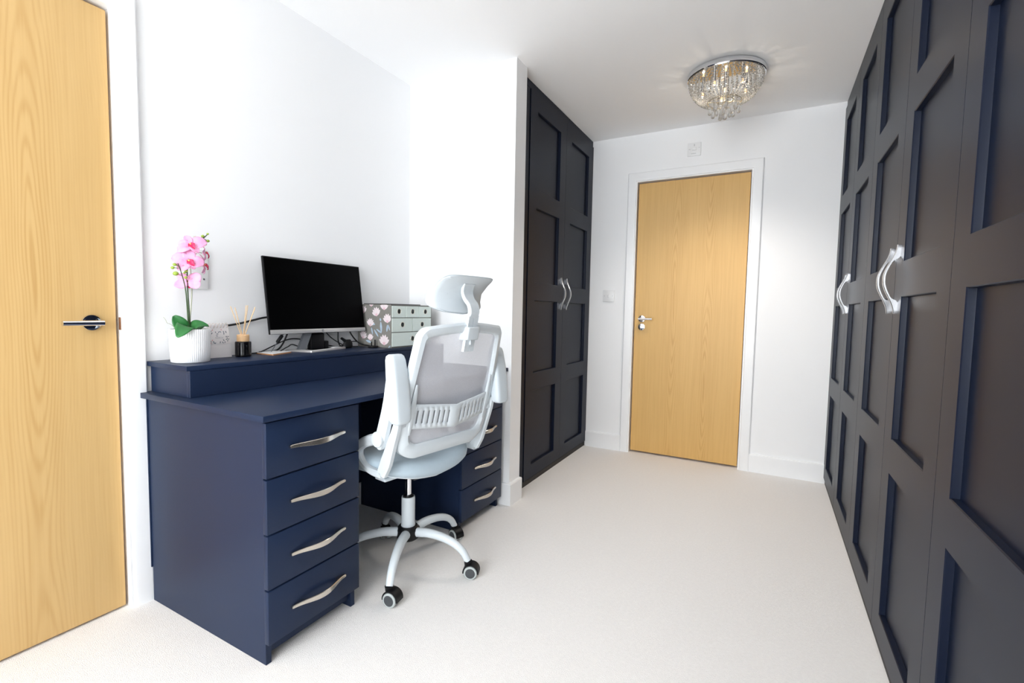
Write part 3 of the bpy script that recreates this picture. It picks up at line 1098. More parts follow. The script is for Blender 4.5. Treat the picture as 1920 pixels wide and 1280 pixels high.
def mbox(bm, u0, u1, v0, v1, d0, d1, bev=0.0):
    vs0 = set(bm.verts)
    box(bm, u0, u1, v0, v1, d0, d1, bev, 2)
    for v in bm.verts:
        if v not in vs0:
            v.co = mp_(v.co.x, v.co.y, v.co.z)
    return bm


bm = B()
mbox(bm, -MW / 2, MW / 2, 0.0, MH, -0.012, -0.001, 0.0015)
mbox(bm, -MW / 2 + 0.06, MW / 2 - 0.06, 0.02, 0.22, -0.034, -0.0122, 0.006)
obj('housing', bm, M['black'], mon, off)
obj('screen', mbox(B(), -MW / 2 + 0.004, MW / 2 - 0.004, 0.0195, MH - 0.004, -0.0012, 0.0003), M['screen'], mon, off, smooth=0)
obj('chin', mbox(B(), -MW / 2 + 0.001, MW / 2 - 0.001, 0.0005, 0.0185, -0.0011, 0.0022, 0.0012), M['silver'], mon, off)
# round maker's badge on the chin
bm = B()
c0 = 0.0
for k in range(24):
    pass
loft(bm, [[mp_(c0 + r * math.cos(2 * PI * k / 24), 0.0095 + r * math.sin(2 * PI * k / 24), d) for k in range(24)] for r, d in ((0.0062, 0.0022), (0.0062, 0.0026), (0.0054, 0.0028))])
badge = obj('badge', bm, M['gunmetal'], mon, off, label='small round badge with slanted letters')
fc = bpy.data.curves.new('badge_letters', 'FONT')
fc.body = 'hp'
fc.size = 0.0088
fc.shear = 0.25
fc.extrude = 0.0002
fc.align_x = 'CENTER'
fc.align_y = 'CENTER'
tmp = bpy.data.objects.new('tmp_text', fc)
COL.objects.link(tmp)
bpy.context.view_layer.update()


def text_mesh(body, size, shear=0.0):
    fc.body, fc.size, fc.shear = body, size, shear
    bpy.context.view_layer.update()
    dg = bpy.context.evaluated_depsgraph_get()
    return bpy.data.meshes.new_from_object(tmp.evaluated_get(dg))


def text_obj(name, body, size, origin, ux, uy, uz, material, parent, off, shear=0.0):
    me = text_mesh(body, size, shear)
    for v in me.vertices:
        p = Vector(origin) + Vector(ux) * v.co.x + Vector(uy) * v.co.y + Vector(uz) * v.co.z
        v.co = p - Vector(off)
    me.materials.clear()
    me.materials.append(material)
    o = bpy.data.objects.new(name, me)
    COL.objects.link(o)
    o.parent = parent
    return o


text_obj('badge_letters', 'hp', 0.0088, mp_(c0, 0.0095, 0.0029), rgt, upv, outn, M['silver'], badge, off, 0.25)

# stand: leaning neck and open ring foot
bm = B()
rings = []
for f in (0, 0.15, 0.5, 0.85, 1.0):
    c = Vector((-1.838, 1.412, RZ + 0.008)).lerp(Vector((-1.862, 1.490, 0.995)), f)
    hw, ht = 0.0175 + 0.003 * (1 - f), 0.007
    rings.append([c + Vector((ht, -hw, 0)), c + Vector((ht, hw, 0)), c + Vector((-ht, hw, 0)), c + Vector((-ht, -hw, 0))])
loft(bm, rings)
obj('neck', bm, M['gunmetal'], mon, off)
obj('neck_mount', box(B(), -1.888, -1.858, 1.43, 1.60, 0.95, 1.09, 0.004, 2), M['black'], mon, off)
ring_o = [(-1.756, 1.404), (-1.815, 1.648), (-1.897, 1.606), (-1.884, 1.362)]
ring_c = Vector((sum(p[0] for p in ring_o) / 4, sum(p[1] for p in ring_o) / 4))
O3 = rounded_poly(ring_o, [0.008] * 4, 4)
I3 = rounded_poly([ring_c + (Vector(p) - ring_c) * 0.80 for p in ring_o], [0.006] * 4, 4)
bm = B()
rg = []
for o, i in zip(O3, I3):
    rg.append([(o[0], o[1], RZ), (o[0], o[1], RZ + 0.007), (o[0] * .85 + i[0] * .15, o[1] * .85 + i[1] * .15, RZ + 0.009), (i[0], i[1], RZ + 0.009), (i[0], i[1], RZ)])
loft(bm, rg + [rg[0]], True, False)
bmesh.ops.remove_doubles(bm, verts=bm.verts, dist=1e-6)
obj('foot', bm, M['silver'], mon, off)

# ------------------------------------------------------------------ cables behind the monitor
def cable(name, label, pts, r, extra=None):
    return tag(obj(name, tube(B(), smooth_path(pts, 8), r, 8), M['cable'], smooth=60), label, 'cable', None)


zc = RZ + 0.0036
cable('power_cable', 'black cable sagging along the wall from behind the diffuser to the monitor',
      [(-1.896, 1.02, 0.955), (-1.894, 1.101, 0.972), (-1.892, 1.159, 0.981), (-1.892, 1.215, 0.993), (-1.885, 1.27, 1.006), (-1.876, 1.34, 1.010)], 0.0042)
cable('monitor_cable', 'black cable looping low from the coaster to the monitor neck',
      [(-1.868, 1.175, zc), (-1.87, 1.235, zc + .003), (-1.875, 1.30, 0.884), (-1.88, 1.352, 0.902), (-1.885, 1.40, 0.910), (-1.887, 1.45, 0.905), (-1.885, 1.50, 0.890), (-1.884, 1.55, 0.878), (-1.882, 1.60, 0.870), (-1.876, 1.64, zc)], 0.0026)
cable('thick_cable', 'thick black cable dropping from the monitor back to the left of its neck',
      [(-1.875, 1.385, 0.972), (-1.886, 1.376, 0.93), (-1.894, 1.362, 0.892), (-1.897, 1.340, 0.866), (-1.892, 1.305, zc + .001), (-1.893, 1.25, zc + .001)], 0.0036)
cable('short_cable', 'short black lead lying flat between coaster and monitor foot',
      [(-1.855, 1.315, zc), (-1.858, 1.345, 0.872), (-1.872, 1.372, 0.8775), (-1.892, 1.405, 0.884), (-1.897, 1.44, 0.874)], 0.0024)
cable('crossing_cable', 'black cable slanting down from the monitor back to the floral box',
      [(-1.879, 1.56, 0.958), (-1.877, 1.59, 0.925), (-1.872, 1.618, 0.900), (-1.862, 1.66, 0.874), (-1.860, 1.70, zc), (-1.850, 1.725, zc), (-1.832, 1.742, zc)], 0.0024)
cable('upright_cable', 'black cable hanging straight down behind the right half of the monitor',
      [(-1.872, 1.648, 0.975), (-1.874, 1.650, 0.930), (-1.876, 1.653, 0.890), (-1.880, 1.668, 0.866), (-1.885, 1.70, zc)], 0.003)
cable('curved_cable', 'thick black cable curving from the monitor corner to the plugs by the floral box',
      [(-1.874, 1.712, 0.965), (-1.868, 1.722, 0.930), (-1.860, 1.742, 0.898), (-1.852, 1.762, 0.877), (-1.835, 1.775, 0.866), (-1.79, 1.778, 0.864)], 0.0035)
cable('looped_cable', 'thin black cable arching over the riser in front of the plugs',
      [(-1.872, 1.645, zc), (-1.868, 1.67, 0.866), (-1.862, 1.70, 0.880), (-1.852, 1.742, 0.884), (-1.832, 1.763, 0.872), (-1.808, 1.764, 0.865)], 0.0024)

t = thing('lead_with_ferrite', 'thin grey lead with black ferrite lump behind the coaster', 'cable', (-1.845, 1.28, RZ))
off = t.location
obj('lead', tube(B(), smooth_path([(-1.848, 1.345, 0.945), (-1.850, 1.325, 0.928), (-1.852, 1.308, 0.905), (-1.853, 1.290, 0.880), (-1.853, 1.275, zc)], 6), 0.0017, 8), M['gunmetal'], t, off)
bm = tube(B(), [(-1.8505, 1.328, 0.930), (-1.8507, 1.3255, 0.9275), (-1.852, 1.306, 0.9025), (-1.8523, 1.303, 0.899)], [0.005, 0.0075, 0.0075, 0.005], 12)
obj('ferrite', bm, M['black'], t, off)

t = thing('power_brick', 'black power adaptor lump behind the monitor neck', 'adaptor', (-1.865, 1.53, RZ))
off = t.location
obj('adaptor_body', box(B(), -1.8765, -1.848, 1.470, 1.550, RZ, 0.934, 0.008, 3), M['black'], t, off)
obj('adaptor_plug', box(B(), -1.874, -1.852, 1.5505, 1.575, RZ, 0.895, 0.004, 2), M['black'], t, off)
t = thing('plug_cluster', 'bundle of black plugs on the riser right of the monitor foot', 'plug', (-1.85, 1.665, RZ))
off = t.location
bm = B()
loft(bm, [[(-1.834 + 0.016 * math.cos(a) * s_, 1.676 + 0.027 * math.sin(a) * s_, z) for a in [2 * PI * k / 12 for k in range(12)]] for z, s_ in ((RZ, 0.8), (RZ + .006, 1.0), (0.880, 0.95), (0.897, 0.55))])
obj('plug_body', bm, M['black'], t, off)
obj('plug_grip', tube(B(), [(-1.836, 1.664, 0.888), (-1.840, 1.640, 0.905)], [0.009, 0.006], 10), M['black'], t, off)
t = thing('upright_plug', 'black plug with two pins standing up beside the floral box', 'plug', (-1.755, 1.775, RZ))
off = t.location
bm = B()
loft(bm, [[(-1.757 + 0.024 * math.cos(a) * s_, 1.768 + 0.026 * math.sin(a) * s_, z) for a in [2 * PI * k / 20 for k in range(20)]] for z, s_ in ((RZ, 0.92), (RZ + .003, 1.0), (RZ + 0.007, 1.0), (RZ + 0.010, 0.9))])
obj('plug_body', bm, M['black'], t, off)
for yy, zt in ((1.757, 0.886), (1.781, 0.895)):
    obj('pin', box(B(), -1.759, -1.753, yy - 0.0025, yy + 0.0025, RZ + 0.0101, zt, 0.001, 1), M['black'], t, off)

# ------------------------------------------------------------------ drawer box with magnolia paper
BX0, BX1, BY0, BY1, BZ1 = -1.896, -1.664, 1.800, 2.122, 1.074
fb = thing('desktop_drawer_box', 'magnolia patterned box with six mint drawers at the end of the riser', 'storage box', ((BX0 + BX1) / 2, (BY0 + BY1) / 2, RZ))
off = fb.location
bm = B()
tk = 0.004
box(bm, BX0, BX1 - 0.002, BY0, BY0 + tk, RZ, BZ1, 0.0008, 1)
box(bm, BX0, BX1 - 0.002, BY1 - tk, BY1, RZ, BZ1, 0.0008, 1)
box(bm, BX0, BX1 - 0.002, BY0 + tk, BY1 - tk, BZ1 - tk, BZ1, 0.0008, 1)
box(bm, BX0, BX1 - 0.002, BY0 + tk, BY1 - tk, RZ, RZ + tk, 0.0008, 1)
box(bm, BX0, BX0 + tk, BY0 + tk, BY1 - tk, RZ + tk, BZ1 - tk)
obj('casing', bm, M['taupe'], fb, off)
HB = BZ1 - RZ
zr = [RZ + tk, RZ + 0.078, RZ + 0.152, BZ1 - tk]
sh = B()
box(sh, BX0 + tk, BX1 - 0.003, BY0 + tk, BY1 - tk, zr[1] - 0.0015, zr[1] + 0.0015)
box(sh, BX0 + tk, BX1 - 0.003, BY0 + tk, BY1 - tk, zr[2] - 0.0015, zr[2] + 0.0015)
obj('shelf', sh, M['taupe'], fb, off)
for row, n in ((0, 1), (1, 2), (2, 3)):
    yw = (BY1 - BY0 - 2 * tk) / n
    for i in range(n):
        a, b_ = BY0 + tk + i * yw + 0.0016, BY0 + tk + (i + 1) * yw - 0.0016
        z0, z1 = zr[row] + 0.002, zr[row + 1] - 0.002
        d = obj('drawer', box(B(), BX0 + 0.012, BX1, a, b_, z0, z1, 0.001, 1), M['mint'], fb, off)
        yc, z_ = (a + b_) / 2, (z0 + z1) / 2 + 0.002
        rr_ = 0.0118
        e = B()
        rg = []
        for k in range(24):
            ag = 2 * PI * k / 24
            cy_, sz_ = math.cos(ag), math.sin(ag)
            rg.append([(BX1 + q, yc + r * cy_, z_ + r * sz_) for r, q in ((rr_, 0.0002), (rr_ + .0006, 0.0012), (rr_ + .0022, 0.0010), (rr_ + .0026, 0.0002))])
        loft(e, rg + [rg[0]], True, False)
        bmesh.ops.remove_doubles(e, verts=e.verts, dist=1e-6)
        obj('eyelet', e, M['eyelet'], d, off)
        e = B()
        lathe(e, [(0.0005, 0.0001), (rr_, 0.0001), (rr_, 0.0004), (0.0005, 0.0004)], (BX1, yc, z_), 24, 'x')  # flat dark disc, the shade inside the opening put into its colour
        obj('finger_hole_shade', e, M['hole_shade'], d, off)


# printed magnolias on the near side (thin paper motifs), side faces -y
def petal2d(bm, cx, cz, ang, ln, wd, lift):
    """One petal blade on the side of the box; (cx,cz) base, ang direction."""
    n = 10
    L_, R_ = [], []
    for k in range(n + 1):
        f = k / n
        w = wd * math.sin(PI * min(1, f * 0.92 + 0.06)) ** 0.75
        for arr, sg in ((L_, -1), (R_, 1)):
            u = f * ln
            v = sg * w / 2
            arr.append((cx + u * math.cos(ang) - v * math.sin(ang), cz + u * math.sin(ang) + v * math.cos(ang)))
    poly = L_ + R_[::-1]
    # clip to the box side
    poly = [(min(max(x, BX0 + 0.001), BX1 - 0.004), min(max(z, RZ + 0.001), BZ1 - 0.001)) for x, z in poly]
    vs = [bm.verts.new((x, BY0 - lift, z)) for x, z in poly]
    bm.faces.new(vs)
    vb = [bm.verts.new((x, BY0 + 0.0001, z)) for x, z in poly]
    for i in range(len(vs)):
        j = (i + 1) % len(vs)
        bm.faces.new((vs[i], vb[i], vb[j], vs[j]))


white, pink, blue = B(), B(), B()
def magnolia(cx, cz, s, rot, n=6):
    for k in range(n):
        f = k / (n - 1) - 0.5
        a = PI / 2 + rot + f * 1.9
        petal2d(white, cx + 0.004 * s * f, cz, a, (0.036 - 0.012 * abs(f)) * s, 0.0125 * s, 0.0003 + 0.00005 * k)
    for k in range(3):
        a = PI / 2 + rot + (k - 1) * 0.5
        petal2d(pink, cx, cz - 0.004, a, 0.013 * s, 0.0045 * s, 0.0008 + 0.00003 * k)


for (cx, cz, s, rt) in ((-1.762, 1.018, 1.25, 0.25), (-1.690, 0.985, 1.25, 0.05), (-1.712, 1.050, 1.15, 0.0), (-1.712, 0.872, 1.45, 0.0),
                        (-1.808, 0.965, 1.1, -0.1), (-1.806, 0.893, 0.9, 0.1), (-1.855, 1.03, 1.1, 0.2), (-1.86, 0.90, 1.1, -0.3), (-1.80, 1.066, 0.8, 0.0)):
    magnolia(cx, cz, s, rt)
for (cx, cz, a, l, w) in ((-1.735, 0.985, -1.5, 0.055, 0.014), (-1.775, 0.972, 3.0, 0.03, 0.012), (-1.78, 0.945, -0.9, 0.045, 0.010), (-1.80, 0.955, -1.3, 0.036, 0.009),
                          (-1.690, 0.972, -1.7, 0.036, 0.010), (-1.685, 0.972, -1.2, 0.03, 0.008), (-1.80, 0.878, 2.9, 0.04, 0.012), (-1.735, 0.990, 1.9, 0.016, 0.010),
                          (-1.765, 0.948, -0.5, 0.04, 0.009), (-1.67, 0.868, -2.4, 0.02, 0.006)):
    petal2d(blue, cx, cz, a, l, w, 0.0002)
obj('petal_print', white, M['magnolia'], fb, off, smooth=0, kind='stuff', label='white magnolia petals of the paper pattern')
obj('blush_print', pink, M['magnolia_pink'], fb, off, smooth=0, kind='stuff', label='pink hearts of the magnolia pattern')
obj('leaf_print', blue, M['leaf_blue'], fb, off, smooth=0, kind='stuff', label='pale blue leaves of the paper pattern')
tag(obj('slim_slab', box(B(), BX0 + 0.03, BX1 - 0.02, BY0 + 0.012, BY0 + 0.25, BZ1 + 0.0005, BZ1 + 0.0045, 0.001, 1), M['slab']),  # thin dark slab on the box lid
    'thin dark notebook lying on top of the magnolia box', 'slab')

# ------------------------------------------------------------------ coaster
t = thing('coaster', 'white square coaster with copper brown edge in front of the cables', 'coaster', (-1.822, 1.288, RZ))
off = t.location
cp = [(-1.7655, 1.226), (-1.826, 1.358), (-1.886, 1.333), (-1.880, 1.235)]
cp = [(-1.762, 1.222), (-1.812, 1.345), (-1.896, 1.318), (-1.878, 1.222)]
bm = B()
loft(bm, [[(p[0], p[1], z) for p in rounded_poly(cp, [.006] * 4, 4)] for z in (RZ, RZ + 0.0045)])
obj('base', bm, M['cork'], t, off)
bm = B()
cc = Vector((sum(p[0] for p in cp) / 4, sum(p[1] for p in cp) / 4))
loft(bm, [[(p[0], p[1], z) for p in rounded_poly([cc + (Vector(q) - cc) * 0.985 for q in cp], [.006] * 4, 4)] for z in (RZ + 0.0046, RZ + 0.0066)])
obj('top', bm, M['coaster_top'], t, off)

# ------------------------------------------------------------------ reed diffuser
t = thing('reed_diffuser', 'black glass reed diffuser with wooden collar beside the calendar', 'diffuser', (-1.815, 1.131, RZ))
off = t.location
c = (-1.815, 1.131, 0)
bm = lathe(B(), [(0.001, RZ), (0.026, RZ), (0.0285, RZ + 0.003), (0.0285, 0.911), (0.0265, 0.9145), (0.001, 0.9145)], c, 40)
obj('bottle', bm, M['black_glass'], t, off)
bm = lathe(B(), [(0.0075, 0.915), (0.0215, 0.915), (0.022, 0.917), (0.022, 0.939), (0.0205, 0.9415), (0.0075, 0.9415)], c, 40)
obj('collar', bm, M['beech'], t, off)
for (y, z, dx, by) in ((1.084, 1.051, 0.0, -0.004), (1.094, 1.047, 0.012, -0.001), (1.146, 1.056, 0.0, 0.001), (1.160, 1.056, -0.012, 0.002), (1.180, 1.050, 0.004, 0.004), (1.172, 1.044, 0.015, 0.003)):
    obj('reed', tube(B(), [(-1.815, 1.131 + by, 0.93), (-1.815 + dx, y, z)], 0.0016, 8), M['reed'], t, off)

# ------------------------------------------------------------------ desk calendar
cal = thing('desk_calendar', 'small floral easel desk calendar between orchid and diffuser', 'calendar', (-1.855, 1.06, RZ))
off = cal.location
Zt = 0.978
fx0, fx1 = -1.836, -1.852           # front card foot / top
y0, y1 = 1.016, 1.099
def card(bm, ya, yb_, z0, z1, xa, xb_, t_):
    loft(bm, [[(xa, ya, z0), (xa, yb_, z0), (xa - t_, yb_, z0), (xa - t_, ya, z0)], [(xb_, ya + .004 * (z1 - z0) / .12, z1), (xb_, yb_ - .004 * (z1 - z0) / .12, z1), (xb_ - t_, yb_ - .004 * (z1 - z0) / .12, z1), (xb_ - t_, ya + .004 * (z1 - z0) / .12, z1)]])
    return bm


obj('front_card', card(B(), y0, y1, RZ, Zt, fx0, fx1, 0.0018), M['paper'], cal, off, smooth=0)
obj('rear_card', card(B(), y0, y1, RZ, Zt, -1.900, fx1 - 0.0025, 0.0018), M['paper'], cal, off, smooth=0)
px = lambda z, d=0.0: fx0 + (fx1 - fx0) * (z - RZ) / (Zt - RZ) + d
obj('page', card(B(), y0 + 0.0055, y1 - 0.0045, 0.908, Zt - 0.002, px(0.908, 0.0016), px(Zt - 0.002, 0.0016), 0.0014), M['paper'], cal, off, smooth=0)
bm = B()
pk = B()
def blot(b_, yc, z_, ang, ln, wd, d_=0.0022):
    pts = []
    for k in range(10):
        a = 2 * PI * k / 10
        u, v = ln / 2 * math.cos(a), wd / 2 * math.sin(a)
        pts.append((yc + u * math.cos(ang) - v * math.sin(ang), z_ + u * math.sin(ang) + v * math.cos(ang)))
    f = [b_.verts.new((px(z, d_), y, z)) for y, z in pts]
    g = [b_.verts.new((px(z, d_ - 0.0004), y, z)) for y, z in pts]
    b_.faces.new(f)
    for i in range(10):
        j = (i + 1) % 10
        b_.faces.new((f[i], g[i], g[j], f[j]))


rnd = random.Random(3)
for (yy, zz) in ((1.027, 0.955), (1.030, 0.948), (1.044, 0.952), (1.050, 0.945), (1.056, 0.952), (1.048, 0.938), (1.062, 0.953), (1.074, 0.953), (1.083, 0.952), (1.075, 0.946),
                 (1.024, 0.918), (1.034, 0.916), (1.040, 0.911), (1.036, 0.905 + .006), (1.072, 0.921), (1.068, 0.912), (1.076, 0.913), (1.058, 0.913)):
    blot(bm, yy, zz, rnd.uniform(0, 3), rnd.uniform(0.006, 0.009), 0.0028)
for (yy, zz) in ((1.086, 0.928), (1.090, 0.934), (1.083, 0.934), (1.091, 0.924), (1.083, 0.923), (1.087, 0.918)):
    blot(bm, yy, zz, rnd.uniform(0, 3), 0.006, 0.0030)
for (yy, zz) in ((1.0235, 0.912), (1.033, 0.960), (1.066, 0.961), (1.030, 0.922)):
    blot(pk, yy, zz, rnd.uniform(0, 3), 0.006, 0.003, 0.0023)
page_print = obj('leaf_print', bm, M['print_leaf'], cal, off, smooth=0, kind='stuff', label='blue grey leaf sprays printed on the page')
obj('flower_print', pk, M['print_pink'], cal, off, smooth=0, kind='stuff', label='faded pink flowers printed on the page')
tz = 0.930
text_obj('month_text', 'MARCH', 0.0085, (px(tz, 0.0018), 1.056, tz), (0, 1, 0), (px(1) - px(0), 0, 1), (1, 0, 0), M['print_grey'], cal, off)
for k in range(6):
    yc = 1.026 + k * 0.0126
    ring = [(fx1 - 0.001 + 0.0085 * math.cos(a), yc + 0.0012 * math.sin(a), Zt - 0.001 + 0.0095 * math.sin(a)) for a in [2 * PI * j / 16 for j in range(17)]]
    obj('binding_ring', tube(B(), ring, 0.0009, 6), M['wire'], cal, off, smooth=60)

# ------------------------------------------------------------------ orchid in ribbed pot
orc = thing('potted_orchid', 'pink flowered orchid in a ribbed white pot at the near end of the riser', 'plant', (-1.775, 0.917, RZ))
off = orc.location
PC = (-1.775, 0.917, 0)
bm = lathe(B(), [(0.001, RZ), (0.0545, RZ), (0.0568, RZ + 0.003), (0.0585, 0.90), (0.0602, 0.967), (0.0597, 0.9705), (0.0562, 0.9705), (0.0550, 0.962), (0.0550, 0.950), (0.001, 0.950)], PC, 180, ripple=(60, 0.0013, 0.0566))
obj('pot', bm, M['pot'], orc, off, smooth=50, label='ribbed white ceramic pot')


def blade(bm, base, tip, mid_lift, width, up=(0, 0, 1), fold=0.2, n=12, m=4, shape=0.62, droop=0.0):
    """Leaf or petal blade: a curved, slightly folded surface from base to tip."""
    b0, t0 = Vector(base), Vector(tip)
    ax_ = (t0 - b0)
    L_ = ax_.length
    ax_.normalize()
    upv_ = Vector(up)
    side = ax_.cross(upv_)
    if side.length < 1e-4:
        side = ax_.orthogonal()
    side.normalize()
    nv = side.cross(ax_).normalized()
    rows = []
    for i in range(n + 1):
        f = i / n
        w = width * max(0.05, (1 - abs(2 * f ** shape - 1) ** 2.4)) ** 0.55
        c = b0 + ax_ * (L_ * f) + nv * (mid_lift * math.sin(PI * f) - droop * f * f)
        rows.append([bm.verts.new(c + side * (w * s) + nv * (fold * width * abs(s) ** 1.5)) for s in [-1 + 2 * j / m for j in range(m + 1)]])
    for a, b in zip(rows, rows[1:]):
        for j in range(m):
            bm.faces.new((a[j], a[j + 1], b[j + 1], b[j]))


def solid(o, th):
    md = o.modifiers.new('thickness', 'SOLIDIFY')
    md.thickness = th
    md.offset = 0
    return o


for (b_, t_, lift, w, up, fold, droop) in (
        ((-1.770, 0.905, 0.968), (-1.706, 0.842, 0.946), 0.026, 0.027, (0.80, -0.35, 0.6), 0.10, 0.0),
        ((-1.780, 0.905, 0.955), (-1.790, 0.874, 1.016), 0.008, 0.024, (1, -0.3, 0.3), 0.15, 0.0),
        ((-1.772, 0.915, 0.952), (-1.745, 0.965, 0.978), 0.022, 0.026, (0.5, -0.2, 1), 0.30, 0.0),
        ((-1.785, 0.918, 0.952), (-1.800, 0.980, 0.985), 0.012, 0.022, (0.6, 0, 1), 0.30, 0.0)):
    bm = B()
    blade(bm, b_, t_, lift, w, up, fold, 16, 6)
    solid(obj('leaf', bm, M['leaf'], orc, off, smooth=70), 0.0022)
bm = tube(B(), smooth_path([(-1.765, 0.866, 0.973), (-1.764, 0.852, 0.987), (-1.765, 0.842, 0.992), (-1.766, 0.837, 1.003), (-1.768, 0.832, 1.012)], 6), 0.0009, 6)
obj('aerial_root', bm, M['stem_pale'], orc, off, smooth=60)
stems = [
    ([(-1.772, 0.911, 0.945), (-1.772, 0.910, 1.0), (-1.768, 0.903, 1.10), (-1.764, 0.890, 1.156), (-1.762, 0.8775, 1.193)], 0.0026, 'stem_dark'),
    ([(-1.778, 0.918, 0.945), (-1.778, 0.918, 1.0), (-1.778, 0.915, 1.08), (-1.777, 0.913, 1.15), (-1.776, 0.916, 1.205), (-1.772, 0.920, 1.25), (-1.772, 0.928, 1.268), (-1.776, 0.95, 1.28), (-1.778, 0.972, 1.292), (-1.779, 0.985, 1.306)], 0.0026, 'stem_dark'),
    ([(-1.786, 0.922, 0.945), (-1.787, 0.924, 1.0), (-1.790, 0.934, 1.10), (-1.792, 0.932, 1.187), (-1.790, 0.930, 1.226), (-1.786, 0.944, 1.240), (-1.782, 0.966, 1.238)], 0.0024, 'stem_pale')]
for pts, r, mk in stems:
    pp = smooth_path(pts, 6)
    obj('stem', tube(B(), pp, [r * (1 - 0.5 * i / len(pp)) for i in range(len(pp))], 8), M[mk], orc, off, smooth=60)


def flower(c, facing, roll, petals, lip_dir, scale=1.0):
    """Moth orchid bloom; petals = list of (direction angle deg, length, half width)."""
    F = Vector(facing).normalized()
    Z = Vector((0, 0, 1))
    X = Z.cross(F)
    X.normalize()
    Y = F.cross(X)
    C = Vector(c)
    bm = B()
    for ang, ln, wd in petals:
        a = math.radians(ang + roll)
        d = X * math.cos(a) + Y * math.sin(a)
        blade(bm, C + d * 0.003, C + d * ln * scale + F * 0.004, 0.006 * scale, wd * scale, F, 0.16, 10, 6, 0.75, 0.006)
    fl = solid(obj('flower', bm, M['petal'], orc, off, smooth=80), 0.0008)
    lb = B()
    a = math.radians(lip_dir + roll)
    d = X * math.cos(a) + Y * math.sin(a)
    s_ = F.cross(d)
    blade(lb, C + F * 0.006, C + F * 0.012 + d * 0.024 * scale, 0.006, 0.0085 * scale, F, 0.4, 8, 4)
    for sg in (-1, 1):
        blade(lb, C + F * 0.005, C + F * 0.014 + d * 0.008 * scale + s_ * sg * 0.011 * scale, 0.004, 0.005 * scale, F, 0.3, 6, 4)
    solid(obj('lip', lb, M['lip'], fl, off, smooth=80), 0.0008)
    th = ball(B(), C + F * 0.009, 0.0042 * scale, 2)
    obj('throat', th, M['throat'], fl, off, smooth=80)
    return fl


std = [(90, 0.040, 0.014), (12, 0.041, 0.022), (168, 0.041, 0.022), (-52, 0.038, 0.013), (-128, 0.038, 0.013)]
flower((-1.760, 0.918, 1.258), (0.75, -0.45, 0.35), 12, [(100, 0.038, 0.013), (10, 0.050, 0.022), (160, 0.036, 0.014), (-60, 0.035, 0.012), (-155, 0.046, 0.016)], -70, 1.0)
flower((-1.758, 0.911, 1.203), (0.85, -0.5, 0.15), -4, [(92, 0.044, 0.019), (0, 0.044, 0.020), (172, 0.050, 0.024), (-55, 0.030, 0.012), (-130, 0.045, 0.018)], -48, 1.0)
flower((-1.768, 0.909, 1.135), (-0.5, 0.6, -0.1), 0, [(80, 0.018, 0.010), (150, 0.048, 0.022), (200, 0.045, 0.018), (35, 0.042, 0.018), (-20, 0.046, 0.018)], -90, 0.95)
flower((-1.782, 0.970, 1.240), (0.45, 0.85, 0.1), 0, [(90, 0.026, 0.012), (0, 0.030, 0.016), (180, 0.034, 0.014), (-50, 0.030, 0.012), (-128, 0.036, 0.012)], -75, 0.9)
flower((-1.780, 0.964, 1.196), (0.55, 0.75, 0.1), 0, [(95, 0.038, 0.010), (8, 0.034, 0.018), (170, 0.034, 0.012), (-60, 0.036, 0.012), (-125, 0.036, 0.011)], -50, 0.95)
flower((-1.786, 0.948, 1.222), (-0.2, -0.9, 0.3), 0, [(120, 0.026, 0.009), (200, 0.022, 0.008), (-70, 0.026, 0.009)], -90, 0.6)
buds = [((-1.775, 0.943, 1.286), 0.0085), ((-1.777, 0.968, 1.297), 0.0058), ((-1.779, 0.986, 1.308), 0.0042), ((-1.778, 0.986, 1.283), 0.0055), ((-1.776, 0.974, 1.270), 0.0060),
        ((-1.763, 0.868, 1.188), 0.0060), ((-1.762, 0.861, 1.177), 0.0058), ((-1.760, 0.869, 1.158), 0.0085), ((-1.762, 0.903, 1.169), 0.0050), ((-1.762, 0.897, 1.163), 0.0042), ((-1.762, 0.901, 1.147), 0.0052)]
links = [(-1.776, 0.95, 1.28), (-1.776, 0.955, 1.283), (-1.779, 0.975, 1.296), (-1.778, 0.970, 1.290), (-1.776, 0.955, 1.281), (-1.762, 0.880, 1.183), (-1.762, 0.880, 1.177), (-1.764, 0.889, 1.153), (-1.774, 0.912, 1.175), (-1.774, 0.912, 1.165), (-1.774, 0.912, 1.13)]
for (c, r), l in zip(buds, links):
    bd = obj('bud', ball(B(), c, r, 2, 0.95, 1.05, 0.88), M['bud'], orc, off, smooth=80)
    obj('bud_stalk', tube(B(), [l, c], 0.0009, 6), M['stem_dark'], bd, off, smooth=60)

# ------------------------------------------------------------------ crystal ceiling light
LC = Vector((-0.270, 2.870, H))
lamp = thing('crystal_ceiling_light', 'round chrome ceiling light hung with crystal bead strings', 'ceiling light', LC)
bm = lathe(B(), [(0.001, -0.001), (0.190, -0.001), (0.196, -0.004), (0.197, -0.010), (0.197, -0.026), (0.194, -0.030), (0.190, -0.0305)], (0, 0, 0), 72)
obj('ceiling_plate', bm, M['chrome'], lamp)
bm = lathe(B(), [(0.001, -0.0306), (0.191, -0.0306), (0.191, -0.0320), (0.001, -0.0320)], (0, 0, 0), 72)
obj('mirror_plate', bm, M['mirror_plate'], lamp)
BULBS = [(0.115 * math.cos(a), 0.115 * math.sin(a)) for a in [2 * PI * k / 5 + 0.55 for k in range(5)]] + [(0.0, 0.0)]
for x, y in BULBS:
    bm = tube(B(), [(x, y, -0.032), (x, y, -0.075)], 0.0065, 14)
    hld = obj('lamp_holder', bm, M['chrome'], lamp)
    bm = B()
    lathe(bm, [(0.001, -0.0755), (0.0055, -0.0755), (0.0062, -0.085), (0.005, -0.094), (0.001, -0.0965)], (x, y, 0), 14)
    obj('bulb', bm, M['bulb'], hld)
